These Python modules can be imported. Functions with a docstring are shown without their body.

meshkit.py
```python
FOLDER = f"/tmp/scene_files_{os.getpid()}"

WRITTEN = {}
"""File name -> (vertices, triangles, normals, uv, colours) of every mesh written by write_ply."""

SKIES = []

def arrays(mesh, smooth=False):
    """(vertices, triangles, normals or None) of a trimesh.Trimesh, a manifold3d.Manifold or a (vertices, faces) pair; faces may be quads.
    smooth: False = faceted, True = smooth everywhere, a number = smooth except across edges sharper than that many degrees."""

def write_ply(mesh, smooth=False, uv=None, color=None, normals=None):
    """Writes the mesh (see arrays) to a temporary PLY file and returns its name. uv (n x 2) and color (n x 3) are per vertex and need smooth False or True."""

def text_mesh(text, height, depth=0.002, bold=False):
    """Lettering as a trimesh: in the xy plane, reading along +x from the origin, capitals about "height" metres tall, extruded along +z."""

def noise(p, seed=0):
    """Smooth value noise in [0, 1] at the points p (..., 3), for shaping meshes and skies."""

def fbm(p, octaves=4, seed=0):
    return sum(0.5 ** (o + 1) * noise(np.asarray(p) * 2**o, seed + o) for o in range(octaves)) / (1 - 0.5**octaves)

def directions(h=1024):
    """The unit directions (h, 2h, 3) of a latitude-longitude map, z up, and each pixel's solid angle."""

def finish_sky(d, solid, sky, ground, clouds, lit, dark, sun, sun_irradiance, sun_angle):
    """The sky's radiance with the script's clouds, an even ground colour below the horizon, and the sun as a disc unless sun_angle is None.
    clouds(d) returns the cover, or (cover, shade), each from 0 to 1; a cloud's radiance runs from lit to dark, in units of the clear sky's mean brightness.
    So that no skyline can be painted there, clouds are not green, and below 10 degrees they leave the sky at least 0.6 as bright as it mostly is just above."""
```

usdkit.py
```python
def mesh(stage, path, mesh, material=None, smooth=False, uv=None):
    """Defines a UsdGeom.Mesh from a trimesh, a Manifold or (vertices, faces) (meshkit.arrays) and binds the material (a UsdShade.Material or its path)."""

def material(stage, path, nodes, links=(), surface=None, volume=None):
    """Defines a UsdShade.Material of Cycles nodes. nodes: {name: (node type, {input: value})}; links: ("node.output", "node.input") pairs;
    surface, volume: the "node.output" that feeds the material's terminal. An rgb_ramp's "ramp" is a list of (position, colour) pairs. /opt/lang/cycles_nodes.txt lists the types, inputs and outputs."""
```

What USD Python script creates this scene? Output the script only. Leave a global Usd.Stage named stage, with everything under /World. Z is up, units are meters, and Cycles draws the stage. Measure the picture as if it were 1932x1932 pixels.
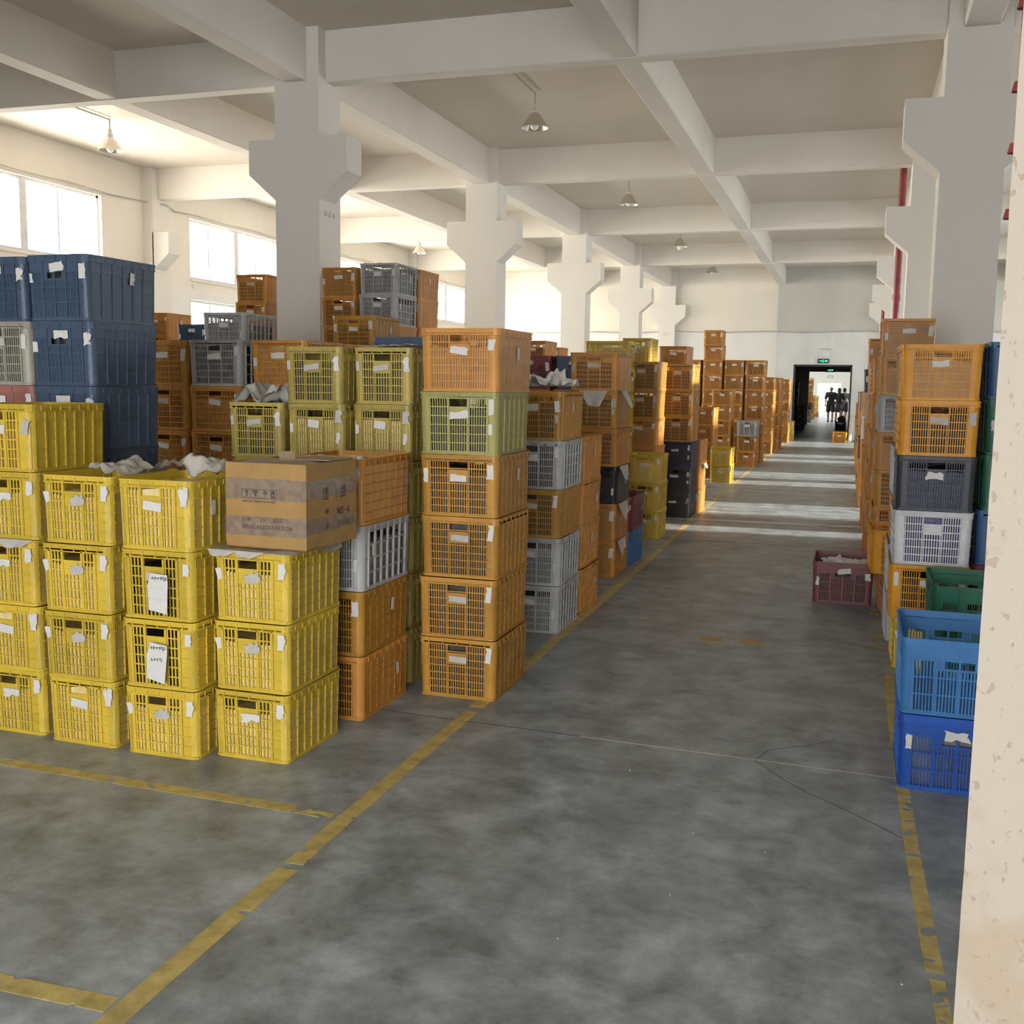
import math
import numpy as np
import trimesh
import manifold3d as m3
import shapely.geometry as sg
from shapely import affinity
from shapely.ops import unary_union
import meshkit
import usdkit
from pxr import Gf, Sdf, Usd, UsdGeom, UsdLux, UsdShade

stage = Usd.Stage.CreateInMemory()
UsdGeom.SetStageUpAxis(stage, 'Z')
UsdGeom.SetStageMetersPerUnit(stage, 1.0)
UsdGeom.Xform.Define(stage, '/World')
UsdGeom.Scope.Define(stage, '/World/Looks')
T = Sdf.ValueTypeNames

# ------------------------------------------------------------------ camera
EYE = 1.6
F_PX, YAW, PITCH, ROLL = 1995.88, math.radians(-17.7185), math.radians(-6.8754), math.radians(0.8377)
EXPOSURE = 0.2
fw = np.array([math.sin(YAW) * math.cos(PITCH), math.cos(YAW) * math.cos(PITCH), math.sin(PITCH)])
rt = np.array([math.cos(YAW), -math.sin(YAW), 0.0])
up = np.cross(rt, fw)
cr, sr = math.cos(ROLL), math.sin(ROLL)
rt, up = cr * rt + sr * up, -sr * rt + cr * up
cam = UsdGeom.Camera.Define(stage, '/World/camera')
cam.CreateHorizontalApertureAttr(36.0)
cam.CreateVerticalApertureAttr(36.0)
cam.CreateFocalLengthAttr(36.0 * F_PX / 1932.0)
cam.CreateClippingRangeAttr(Gf.Vec2f(0.05, 500.0))
cam.CreateExposureAttr(EXPOSURE)
cm = Gf.Matrix4d(*rt, 0, *up, 0, *(-fw), 0, 0, 0, EYE, 1)
cam.AddTransformOp().Set(cm)

# ------------------------------------------------------------------ sky and daylight
dome = UsdLux.DomeLight.Define(stage, '/World/sky')
dome.CreateIntensityAttr(1.6)
dome.CreateColorAttr(Gf.Vec3f(0.93, 0.97, 1.0))

sun = UsdLux.DistantLight.Define(stage, '/World/low_hazy_sun')      # reaches the aisle floor through the right windows, between the stacks
sun.CreateIntensityAttr(3.4)
sun.CreateNormalizeAttr(True)
sun.CreateAngleAttr(1.5)
sun.CreateColorAttr(Gf.Vec3f(1.0, 0.95, 0.88))
se, sa_ = math.radians(15.0), math.radians(2.0)
sz = np.array([math.cos(se) * math.cos(sa_), math.cos(se) * math.sin(sa_), math.sin(se)])
sx = np.cross([0, 0, 1], sz); sx /= np.linalg.norm(sx)
sun.AddTransformOp().Set(Gf.Matrix4d(*sx, 0, *np.cross(sz, sx), 0, *sz, 0, 0, 0, 0, 1))


def window_daylight(name, x, y, z, w, h, facing, strength, color):
    """Daylight that comes in through one opening: stands just outside it. facing: '+x', '-x', '+y'."""
    l = UsdLux.RectLight.Define(stage, '/World/' + name)
    l.CreateWidthAttr(w)
    l.CreateHeightAttr(h)
    l.CreateIntensityAttr(strength)
    l.CreateColorAttr(Gf.Vec3f(*color))
    ax, az = {'+x': ((0, -1, 0), (-1, 0, 0)), '-x': ((0, 1, 0), (1, 0, 0)), '+y': ((1, 0, 0), (0, -1, 0)), '-y': ((-1, 0, 0), (0, 1, 0))}[facing]
    l.AddTransformOp().Set(Gf.Matrix4d(*ax, 0, 0, 0, 1, 0, *az, 0, x, y, z, 1))


Y0, BAY = 10.69, 6.06
YC = [Y0 + BAY * i for i in range(-2, 5)]
YEND = 35.15
XL, XR, YB, ZC, ZB = -12.5, 7.5, -5.0, 5.40, 4.86
WARM, COOL = (1.0, 0.89, 0.72), (0.84, 0.93, 1.0)
for i, yc in enumerate(YC[:-1]):
    if i < 2:
        continue
    window_daylight(f'daylight_left_upper_{i + 1}', XL - 0.45, yc + 3.2, 4.14, 3.5, 1.15, '+x', 24, WARM)
    window_daylight(f'daylight_left_lower_{i + 1}', XL - 0.45, yc + 3.2, 2.2, 3.5, 1.9, '+x', 11, WARM)
    window_daylight(f'daylight_right_upper_{i + 1}', XR + 0.45, yc + 3.2, 4.14, 3.5, 1.15, '-x', 2.0, WARM)
    window_daylight(f'daylight_right_lower_{i + 1}', XR + 0.45, yc + 3.2, 2.0, 3.5, 2.3, '-x', 4, COOL)
window_daylight('daylight_gate_behind', -0.5, YB - 0.5, 1.9, 6.0, 3.6, '+y', 6.3, (1.0, 0.985, 0.96))
for i in range(5):
    window_daylight(f'daylight_third_hall_{i + 1}', -8.4, 55 + 7 * i, 3.0, 4.5, 2.6, '+x', 10, (1, 0.97, 0.9))
window_daylight('daylight_far_door', -1.95, 91.2, 1.2, 2.2, 2.6, '-y', 14, COOL)


# ------------------------------------------------------------------ helpers
USED = {}


def numbered(parent, name):
    k = (parent, name)
    n = USED.get(k, 0)
    USED[k] = n + 1
    return f'{parent}/{name}' + (f'_{n:03d}' if n else '')


def tag(p, label=None, cat=None, group=None, kind=None):
    p = p.GetPrim() if hasattr(p, 'GetPrim') else p
    for k, v in (('label', label), ('category', cat), ('group', group), ('kind', kind)):
        if v:
            p.SetCustomDataByKey(k, v)
    return p


def thing(name, label, cat, loc=(0, 0, 0), rz=0.0, group=None, kind=None):
    x = UsdGeom.Xform.Define(stage, numbered('/World', name))
    x.AddTranslateOp().Set(Gf.Vec3d(*map(float, loc)))
    if rz:
        x.AddRotateZOp().Set(float(rz))
    tag(x, label, cat, group, kind)
    return str(x.GetPath())


def obj(name, mesh, mat, parent='/World', smooth=False, label=None, cat=None, group=None, kind=None):
    m = usdkit.mesh(stage, numbered(parent, name), mesh, mat, smooth=smooth)
    tag(m, label, cat, group, kind)
    return str(m.GetPath())


QUADS = np.array([[0, 1, 3, 2], [4, 6, 7, 5], [0, 4, 5, 1], [2, 3, 7, 6], [0, 2, 6, 4], [1, 5, 7, 3]])
TRI = np.vstack([QUADS[:, [0, 1, 2]], QUADS[:, [0, 2, 3]]])[:, ::-1]


class MB:
    def __init__(self):
        self.v, self.f, self.n = [], [], 0

    def add(self, v, f):
        self.v.append(np.asarray(v, float))
        self.f.append(np.asarray(f, int) + self.n)
        self.n += len(v)
        return self

    def tm(self, t):
        return self.add(t.vertices, t.faces)

    def box(self, x0, x1, y0, y1, z0, z1, place=None):
        p = np.array([[x, y, z] for x in (x0, x1) for y in (y0, y1) for z in (z0, z1)], float)
        return self.add(place(p) if place else p, TRI)

    def mesh(self):
        t = trimesh.Trimesh(np.vstack(self.v), np.vstack(self.f), process=False)
        return t


def boxmesh(*a):
    return MB().box(*a).mesh()


def poly(pts, z0, z1):
    t = trimesh.creation.extrude_polygon(pts if hasattr(pts, 'geom_type') else sg.Polygon(pts), z1 - z0, engine='earcut')
    t.apply_translation([0, 0, z0])
    return t


def multi(geom, z0, z1):
    gs = [g for g in getattr(geom, 'geoms', [geom]) if g.geom_type == 'Polygon' and g.area > 1e-7]
    return trimesh.util.concatenate([poly(g, z0, z1) for g in gs])


def tube(pts, r, n=8):
    pts = np.asarray(pts, float)
    vs, fs = [], []
    for i, p in enumerate(pts):
        d = pts[min(i + 1, len(pts) - 1)] - pts[max(i - 1, 0)]
        d /= np.linalg.norm(d)
        a = np.cross(d, [0, 0, 1] if abs(d[2]) < 0.9 else [1, 0, 0])
        a /= np.linalg.norm(a)
        b = np.cross(d, a)
        rr = r[i] if np.ndim(r) else r
        vs += [p + rr * (math.cos(t) * a + math.sin(t) * b) for t in np.linspace(0, 2 * math.pi, n, endpoint=False)]
    for i in range(len(pts) - 1):
        for k in range(n):
            a, b = i * n + k, i * n + (k + 1) % n
            fs += [[a, b, b + n], [a, b + n, a + n]]
    m = len(vs)
    vs += [pts[0], pts[-1]]
    for k in range(n):
        fs += [[m, (k + 1) % n, k], [m + 1, (len(pts) - 1) * n + k, (len(pts) - 1) * n + (k + 1) % n]]
    t = trimesh.Trimesh(np.array(vs), np.array(fs), process=False)
    t.fix_normals()
    return t


def lathe(profile, n=28):
    return trimesh.creation.revolve(np.asarray(profile, float), sections=n)


# ------------------------------------------------------------------ materials
def lin(r, g, b):
    return tuple(((c / 255) / 12.92 if c / 255 <= 0.04045 else ((c / 255 + 0.055) / 1.055) ** 2.4) for c in (r, g, b))


def mul(c, k):
    return tuple(min(1, x * k) for x in c)


def mat(name, nodes, links, surface):
    return usdkit.material(stage, '/World/Looks/' + name, nodes, links, surface=surface)


def plain(name, col, rough=0.6, metallic=0.0, vary=0.12, scale=5.0, bump=0.0, **kw):
    nodes = {'g': ('geometry', {}), 'n': ('noise_texture', {'scale': scale, 'detail': 4.0, 'roughness': 0.6}),
             'r': ('rgb_ramp', {'ramp': [(0.25, mul(col, 1 - vary)), (0.75, mul(col, 1 + vary))]}),
             'p': ('principled_bsdf', {'roughness': rough, 'metallic': metallic, **kw})}
    links = [('g.position', 'n.vector'), ('n.fac', 'r.fac'), ('r.color', 'p.base_color')]
    if bump:
        nodes['b'] = ('bump', {'strength': 0.4, 'distance': bump})
        links += [('n.fac', 'b.height'), ('b.normal', 'p.normal')]
    return mat(name, nodes, links, 'p.BSDF')


def plastic(name, col, rough=0.42, through=0.16):
    """Moulded crate plastic: a little light passes through; each copy a shade of its own; dusty patches."""
    nodes = {'g': ('geometry', {}), 'o': ('object_info', {}), 'n': ('noise_texture', {'scale': 7.0, 'detail': 5.0, 'roughness': 0.65}),
             'r': ('rgb_ramp', {'ramp': [(0.3, mul(col, 0.82)), (0.62, col), (0.8, mul(col, 1.08))]}),
             'm': ('map_range', {'from_min': 0.0, 'from_max': 1.0, 'to_min': 0.86, 'to_max': 1.12}),
             'h': ('hsv', {'hue': 0.5, 'saturation': 1.0, 'fac': 1.0}),
             'p': ('principled_bsdf', {'roughness': rough, 'specular_ior_level': 0.4}), 't': ('translucent_bsdf', {}),
             'x': ('mix_closure', {'fac': through})}
    links = [('g.position', 'n.vector'), ('n.fac', 'r.fac'), ('o.random', 'm.value'), ('m.result', 'h.value'), ('r.color', 'h.color'),
             ('h.color', 'p.base_color'), ('h.color', 't.color'), ('p.BSDF', 'x.closure1'), ('t.BSDF', 'x.closure2')]
    return mat(name, nodes, links, 'x.closure')


def plaster(name, col, stain, low=None, z_low=3.38, zsoft=0.05, amount=0.35):
    nodes = {'g': ('geometry', {}), 's': ('separate_xyz', {}), 'mp': ('mapping', {'scale': (1, 1, 0.45)}),
             'n': ('noise_texture', {'scale': 1.1, 'detail': 6.0, 'roughness': 0.62}), 'n2': ('noise_texture', {'scale': 9.0, 'detail': 4.0}),
             'r': ('rgb_ramp', {'ramp': [(0.42, (0, 0, 0)), (0.72, (amount, amount, amount))]}),
             'z': ('map_range', {'from_min': z_low - zsoft, 'from_max': z_low + zsoft, 'to_min': 0.0, 'to_max': 1.0, 'clamp': True}),
             'c': ('mix', {'color1': low or col, 'color2': col}), 'k': ('mix', {'color2': stain}),
             'b': ('bump', {'strength': 0.25, 'distance': 0.01}), 'p': ('principled_bsdf', {'roughness': 0.8, 'specular_ior_level': 0.2})}
    links = [('g.position', 's.vector'), ('g.position', 'mp.vector'), ('mp.vector', 'n.vector'), ('g.position', 'n2.vector'), ('n.fac', 'r.fac'), ('s.z', 'z.value'),
             ('z.result', 'c.fac'), ('c.color', 'k.color1'), ('r.color', 'k.fac'), ('k.color', 'p.base_color'), ('n2.fac', 'b.height'), ('b.normal', 'p.normal')]
    return mat(name, nodes, links, 'p.BSDF')


CEIL = plaster('ceiling_paint', (0.70, 0.64, 0.57), (0.62, 0.56, 0.49), z_low=-5)
BEAM = plaster('beam_paint', (0.76, 0.72, 0.67), (0.66, 0.61, 0.55), z_low=-5)
COLM = plaster('column_paint', (0.75, 0.72, 0.68), (0.69, 0.65, 0.60), z_low=-5, amount=0.25)
WALL = plaster('wall_paint', (0.78, 0.74, 0.67), (0.66, 0.61, 0.54), low=(0.79, 0.785, 0.78))
WALL2 = plaster('grey_wall_paint', (0.56, 0.55, 0.52), (0.46, 0.45, 0.43), low=(0.70, 0.71, 0.72), zsoft=0.03, amount=0.5)
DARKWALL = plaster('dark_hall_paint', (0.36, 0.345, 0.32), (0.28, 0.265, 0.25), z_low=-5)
FARWALL = plaster('far_hall_paint', (0.74, 0.73, 0.68), (0.64, 0.63, 0.6), z_low=-5)


def rusty():
    nodes = {'g': ('geometry', {}), 'n': ('noise_texture', {'scale': 75.0, 'detail': 3.0, 'roughness': 0.5}), 'mp': ('mapping', {'scale': (1, 1, 0.6)}),
             'n2': ('noise_texture', {'scale': 5.0, 'detail': 5.0, 'roughness': 0.65}), 's': ('separate_xyz', {}),
             'z': ('map_range', {'from_min': 0.4, 'from_max': 1.5, 'to_min': 0.15, 'to_max': -0.03, 'clamp': True}),
             'a': ('math', {'math_type': 'add'}), 'r': ('rgb_ramp', {'ramp': [(0.635, (0, 0, 0)), (0.70, (0.6, 0.6, 0.6))]}),
             'r2': ('rgb_ramp', {'ramp': [(0.52, (0, 0, 0)), (0.66, (0.7, 0.7, 0.7))]}),
             'a2': ('math', {'math_type': 'add'}), 'c': ('mix', {'color1': (0.37, 0.32, 0.262), 'color2': (0.27, 0.19, 0.125)}),
             'c2': ('mix', {'color2': (0.33, 0.25, 0.17)}),
             'b': ('bump', {'strength': 0.5, 'distance': 0.004, 'invert': True}), 'p': ('principled_bsdf', {'roughness': 0.7})}
    links = [('g.position', 'mp.vector'), ('mp.vector', 'n.vector'), ('g.position', 'n2.vector'), ('g.position', 's.vector'), ('s.z', 'z.value'),
             ('n.fac', 'a.value1'), ('z.result', 'a2.value2'), ('n2.fac', 'a2.value1'), ('n.fac', 'r.fac'), ('a2.value', 'r2.fac'),
             ('r.color', 'c.fac'), ('c.color', 'c2.color1'), ('r2.color', 'c2.fac'), ('c2.color', 'p.base_color'), ('r.color', 'b.height'), ('b.normal', 'p.normal')]
    return mat('rust_spotted_cream_paint', nodes, links, 'p.BSDF')


def concrete():
    nodes = {'g': ('geometry', {}), 'mp': ('mapping', {'scale': (1.0, 1.0, 1.0)}),
             'n': ('noise_texture', {'scale': 3.4, 'detail': 9.0, 'roughness': 0.66, 'distortion': 0.35}),
             'n2': ('noise_texture', {'scale': 7.0, 'detail': 6.0, 'roughness': 0.7}), 'n3': ('noise_texture', {'scale': 60.0, 'detail': 3.0}),
             'r': ('rgb_ramp', {'ramp': [(0.28, (0.135, 0.150, 0.153)), (0.45, (0.22, 0.244, 0.249)), (0.56, (0.285, 0.314, 0.322)), (0.76, (0.40, 0.438, 0.455))]}),
             'r2': ('rgb_ramp', {'ramp': [(0.3, (0.66, 0.66, 0.66)), (0.7, (1.32, 1.32, 1.32))]}),
             'm': ('mix', {'mix_type': 'multiply', 'fac': 1.0}), 'rr': ('map_range', {'from_min': 0.3, 'from_max': 0.7, 'to_min': 0.30, 'to_max': 0.52}),
             'b': ('bump', {'strength': 0.12, 'distance': 0.004}), 'p': ('principled_bsdf', {'specular_ior_level': 0.5})}
    links = [('g.position', 'mp.vector'), ('mp.vector', 'n.vector'), ('g.position', 'n2.vector'), ('g.position', 'n3.vector'), ('n.fac', 'r.fac'), ('n2.fac', 'r2.fac'),
             ('r.color', 'm.color1'), ('r2.color', 'm.color2'), ('m.color', 'p.base_color'), ('n2.fac', 'rr.value'), ('rr.result', 'p.roughness'), ('n3.fac', 'b.height'), ('b.normal', 'p.normal')]
    return mat('worn_concrete', nodes, links, 'p.BSDF')


FLOOR, RUST = concrete(), rusty()
LINE = plain('yellow_floor_paint', (0.46, 0.355, 0.12), 0.6, vary=0.35, scale=14)
LINE2 = plain('orange_floor_paint', (0.42, 0.25, 0.07), 0.6, vary=0.3, scale=14)
JOINT = plain('pale_joint_filler', (0.38, 0.38, 0.35), 0.7, vary=0.3)
CRACK = plain('dark_crack', (0.07, 0.07, 0.065), 0.9)
ALU = plain('window_aluminium', (0.62, 0.63, 0.64), 0.4, metallic=0.3)
LAMP = plain('spun_aluminium', (0.66, 0.62, 0.55), 0.28, metallic=0.9)
ENAMEL = plain('lamp_enamel', (0.6, 0.58, 0.52), 0.4)
BULB = mat('frosted_bulb', {'p': ('principled_bsdf', {'base_color': (0.85, 0.85, 0.85), 'roughness': 0.3})}, [], 'p.BSDF')
CONDUIT = plain('grey_conduit', (0.42, 0.40, 0.36), 0.6)
RED = plain('red_pipe_paint', (0.24, 0.035, 0.04), 0.4, vary=0.3, scale=9)
PAPER = plain('white_paper', (0.58, 0.57, 0.55), 0.8, vary=0.06, scale=40)
PAPER2 = plain('grey_paper', (0.42, 0.40, 0.38), 0.8, vary=0.12, scale=40)
INK = plain('dark_ink', (0.03, 0.03, 0.05), 0.7)
FADED = plain('faded_ink', (0.45, 0.45, 0.46), 0.8)
CARD = plain('cardboard', (0.33, 0.195, 0.065), 0.75, vary=0.14, scale=9)
CARDIN = plain('cardboard_inside', (0.30, 0.22, 0.14), 0.85)
TAPE = mat('clear_parcel_tape', {'g': ('geometry', {}), 'n': ('noise_texture', {'scale': 30.0}), 'r': ('rgb_ramp', {'ramp': [(0.3, (0.19, 0.14, 0.10)), (0.7, (0.265, 0.20, 0.145))]}),
                                 'p': ('principled_bsdf', {'roughness': 0.22})}, [('g.position', 'n.vector'), ('n.fac', 'r.fac'), ('r.color', 'p.base_color')], 'p.BSDF')
FILM = mat('milky_plastic_film', {'p': ('principled_bsdf', {'base_color': (0.56, 0.53, 0.48), 'roughness': 0.35}), 't': ('translucent_bsdf', {'color': (0.72, 0.70, 0.65)}), 'x': ('mix_closure', {'fac': 0.3})},
           [('p.BSDF', 'x.closure1'), ('t.BSDF', 'x.closure2')], 'x.closure')
GLASS = mat('window_glass', {'t': ('transparent_bsdf', {'color': (0.96, 0.97, 0.97)}), 'g': ('glossy_bsdf', {'roughness': 0.05}), 'x': ('mix_closure', {'fac': 0.06})},
            [('t.BSDF', 'x.closure1'), ('g.BSDF', 'x.closure2')], 'x.closure')
GREEN_LIT = mat('lit_green_sign', {'e': ('emission', {'color': (0.05, 0.9, 0.35), 'strength': 1.6})}, [], 'e.emission')
BLACK = plain('black_plastic', (0.03, 0.033, 0.035), 0.5)
SIGNWHITE = plain('white_sign', (0.72, 0.74, 0.76), 0.5)
SKIN = plain('skin', (0.30, 0.18, 0.12), 0.55)
HAIR = plain('dark_hair', (0.02, 0.018, 0.016), 0.6)
CLOTH_BLACK = plain('black_cloth', (0.025, 0.025, 0.027), 0.9)
CLOTH_GREY = plain('grey_cloth', (0.16, 0.16, 0.16), 0.9)
CLOTH_SKIRT = plain('dark_green_cloth', (0.05, 0.06, 0.055), 0.9)
CREAM = plain('cream_roll', (0.62, 0.58, 0.45), 0.7)
GROUND = plain('outside_concrete', (0.55, 0.54, 0.5), 0.9, scale=0.5)

# ------------------------------------------------------------------ the setting: floor
fl = thing('floor', 'worn grey concrete warehouse floor with yellow painted lines', 'floor', kind='structure')
obj('concrete_slab', boxmesh(XL - 0.3, XR + 0.3, YB, 95, -0.15, 0.0), FLOOR, fl)
rng = np.random.default_rng(3)


def worn(line, width, seed, wear=0.35, step=0.05, z=0.0012):
    """A painted stripe along a polyline: ragged edges, worn gaps."""
    r = np.random.default_rng(seed)
    base = sg.LineString(line).buffer(width / 2, cap_style=2, join_style=1)
    L = sg.LineString(line)
    holes = []
    for s in np.arange(0, L.length, step):
        p = L.interpolate(s)
        for _ in range(2):
            if r.random() < wear:
                a = r.uniform(0.006, 0.026)
                q = sg.Point(p.x + r.normal(0, width * 0.5), p.y + r.normal(0, width * 0.5))
                holes.append(affinity.rotate(affinity.scale(q.buffer(a, 3), r.uniform(0.7, 2.4), r.uniform(0.5, 1.0)), r.uniform(0, 180)))
    return multi(base.difference(unary_union(holes)) if holes else base, 0.0, z)


obj('painted_line', worn([(-1.69, 1.6), (-1.70, 2.95)], 0.072, 1, 0.10), LINE, fl)
obj('painted_line', worn([(-1.702, 2.99), (-1.708, 3.32), (-1.71, 4.0), (-1.712, 4.75)], 0.070, 2, 0.16), LINE, fl)
obj('painted_line', worn([(-1.712, 4.83), (-1.72, 6.4), (-1.75, 10.3)], 0.070, 5, 0.18), LINE, fl)
obj('painted_line', worn([(-1.76, 10.5), (-1.82, 14), (-1.86, 20), (-1.9, 33)], 0.065, 7, 0.75), LINE, fl)
obj('painted_line', worn([(-3.9, 3.50), (-3.33, 3.425), (-1.93, 3.395)], 0.065, 11, 0.14), LINE, fl)
obj('painted_line', worn([(-1.93, 3.395), (-1.76, 3.38)], 0.055, 12, 0.8), LINE, fl)
obj('painted_line', worn([(-2.9, 2.17), (-2.09, 2.11), (-1.74, 2.12)], 0.066, 13, 0.12), LINE, fl)
obj('painted_line', worn([(0.312, 2.2), (0.305, 2.60)], 0.046, 14, 0.45), LINE, fl)
obj('painted_line', worn([(0.302, 2.66), (0.297, 2.95)], 0.040, 24, 0.6), LINE, fl)
obj('painted_line', worn([(0.293, 2.99), (0.285, 3.3), (0.275, 3.75)], 0.05, 15, 0.12), LINE, fl)
obj('painted_line', worn([(0.274, 3.78), (0.270, 4.15), (0.262, 5.2), (0.262, 6.2)], 0.05, 16, 0.16), LINE, fl)
for k in range(6):
    obj('painted_line', worn([(0.19, 6.9 + 0.34 * k), (0.29, 6.86 + 0.34 * k)], 0.06, 40 + k, 0.4), LINE, fl)
obj('painted_line', worn([(0.26, 9.0), (0.22, 14), (0.15, 30)], 0.06, 17, 0.4), LINE, fl)
for n, c in enumerate([(-0.80, 6.70), (-0.55, 6.72)]):
    s = sg.Polygon([(-.075, -.03), (-.05, .05), (-.02, .03), (.02, .055), (.09, .0), (.05, -.04)])
    s = affinity.translate(affinity.scale(s, 1 if n else -1, 1.4), *c)
    obj('painted_mark', multi(s, 0, 0.0012), LINE2, fl)


def seam(pts, w, mat_, seed, name):
    r = np.random.default_rng(seed)
    pts = np.asarray(pts, float)
    L = sg.LineString(pts)
    q = [L.interpolate(s) for s in np.linspace(0, L.length, max(12, int(L.length / 0.06)))]
    q = [(p.x + r.normal(0, w * 0.8), p.y + r.normal(0, w * 0.8)) for p in q]
    obj(name, multi(sg.LineString(q).buffer(w / 2, cap_style=2, join_style=2), 0, 0.0008), mat_, fl)


obj('floor_joint', multi(sg.LineString([(-1.12, 4.578), (0.24, 4.52)]).buffer(0.0035), 0, 0.0009), JOINT, fl)
obj('floor_joint', multi(sg.LineString([(-6, 4.79), (-1.12, 4.578)]).buffer(0.003), 0, 0.0009), CRACK, fl)
for yj in (11.07, 17.1, 23.2, 29.2):
    obj('floor_joint', multi(sg.LineString([(-6, yj), (0.6, yj + 0.03)]).buffer(0.006), 0, 0.0009), CRACK, fl)
seam([(-0.327, 4.532), (-0.216, 4.373), (-0.104, 4.231), (0.058, 4.093), (0.242, 3.905)], 0.003, CRACK, 4, 'crack')
seam([(-0.327, 4.54), (-0.283, 4.69), (-0.1, 4.83), (0.007, 4.948)], 0.0025, CRACK, 5, 'crack')
obj('litter', multi(unary_union([sg.Point(x, y).buffer(a, 3) for x, y, a in zip(rng.uniform(-1.5, .25, 26), rng.uniform(2.2, 9, 26), rng.uniform(.0015, .004, 26))]), 0.0, 0.002), PAPER, fl, kind='stuff')

# ------------------------------------------------------------------ ceiling, beams, columns
obj('ceiling', boxmesh(XL - 0.3, XR + 0.3, YB, YEND + 0.3, ZC, ZC + 0.15), CEIL, label='cream painted concrete ceiling slab above the beams', cat='ceiling', kind='structure')


def chamfer_box(x0, x1, y0, y1, z0, z1, c=0.012):
    """A beam or post with small chamfers along its long edges (the longest axis)."""
    d = [x1 - x0, y1 - y0, z1 - z0]
    ax = int(np.argmax(d))
    o = [i for i in range(3) if i != ax]
    a, b = d[o[0]] / 2, d[o[1]] / 2
    pts = [(-a + c, -b), (a - c, -b), (a, -b + c), (a, b - c), (a - c, b), (-a + c, b), (-a, b - c), (-a, -b + c)]
    t = poly(pts, -d[ax] / 2, d[ax] / 2)
    v = np.zeros_like(t.vertices)
    v[:, o[0]], v[:, o[1]], v[:, ax] = t.vertices[:, 0], t.vertices[:, 1], t.vertices[:, 2]
    t = trimesh.Trimesh(v + [(x0 + x1) / 2, (y0 + y1) / 2, (z0 + z1) / 2], t.faces, process=False)
    t.fix_normals()
    return t


ORD = ['first', 'second', 'third', 'fourth', 'fifth', 'sixth', 'seventh', 'eighth', 'ninth', 'tenth']
XCL, XCR = -5.955, 0.915
for i, yc in enumerate(YC):
    k = i - 2
    where = f'{ORD[k]} row of columns from the camera' if k >= 0 else 'rows of columns nearer than the picture'
    obj('ceiling_beam', chamfer_box(XL, XR, yc + 0.17, yc + 0.38, ZB, ZC + 0.02), BEAM, label=f'pale concrete cross beam over the {where}', cat='beam', kind='structure', group=None if k >= 0 else 'cross beams behind the view')
for xg, w, zb, what in ((XCL - 0.01, 0.27, 4.84, 'long concrete girder running over the left row of columns'), (XCR + 0.01, 0.30, 4.84, 'long concrete girder running over the right row of columns'),
                        (-2.36, 0.27, 4.87, 'long secondary beam over the middle of the aisle'), (-8.56, 0.27, 4.87, 'long secondary beam between left columns and window wall'), (4.3, 0.27, 4.87, 'long secondary beam in the bay right of the columns')):
    obj('ceiling_beam', chamfer_box(xg - w / 2, xg + w / 2, YB, YEND, zb, ZC + 0.02), BEAM, label=what, cat='beam', kind='structure')


def corbel_profile(half, left=True, right=True, pr=0.33):
    p = [(-half, 0.0), (half, 0.0)]
    if right:
        p += [(half, 3.59), (half + pr, 3.875), (half + pr, 4.25), (half, 4.25)]
    p += [(half, 5.41), (-half, 5.41)]
    if left:
        p += [(-half, 4.25), (-half - pr, 4.25), (-half - pr, 3.875), (-half, 3.59)]
    return p


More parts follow.
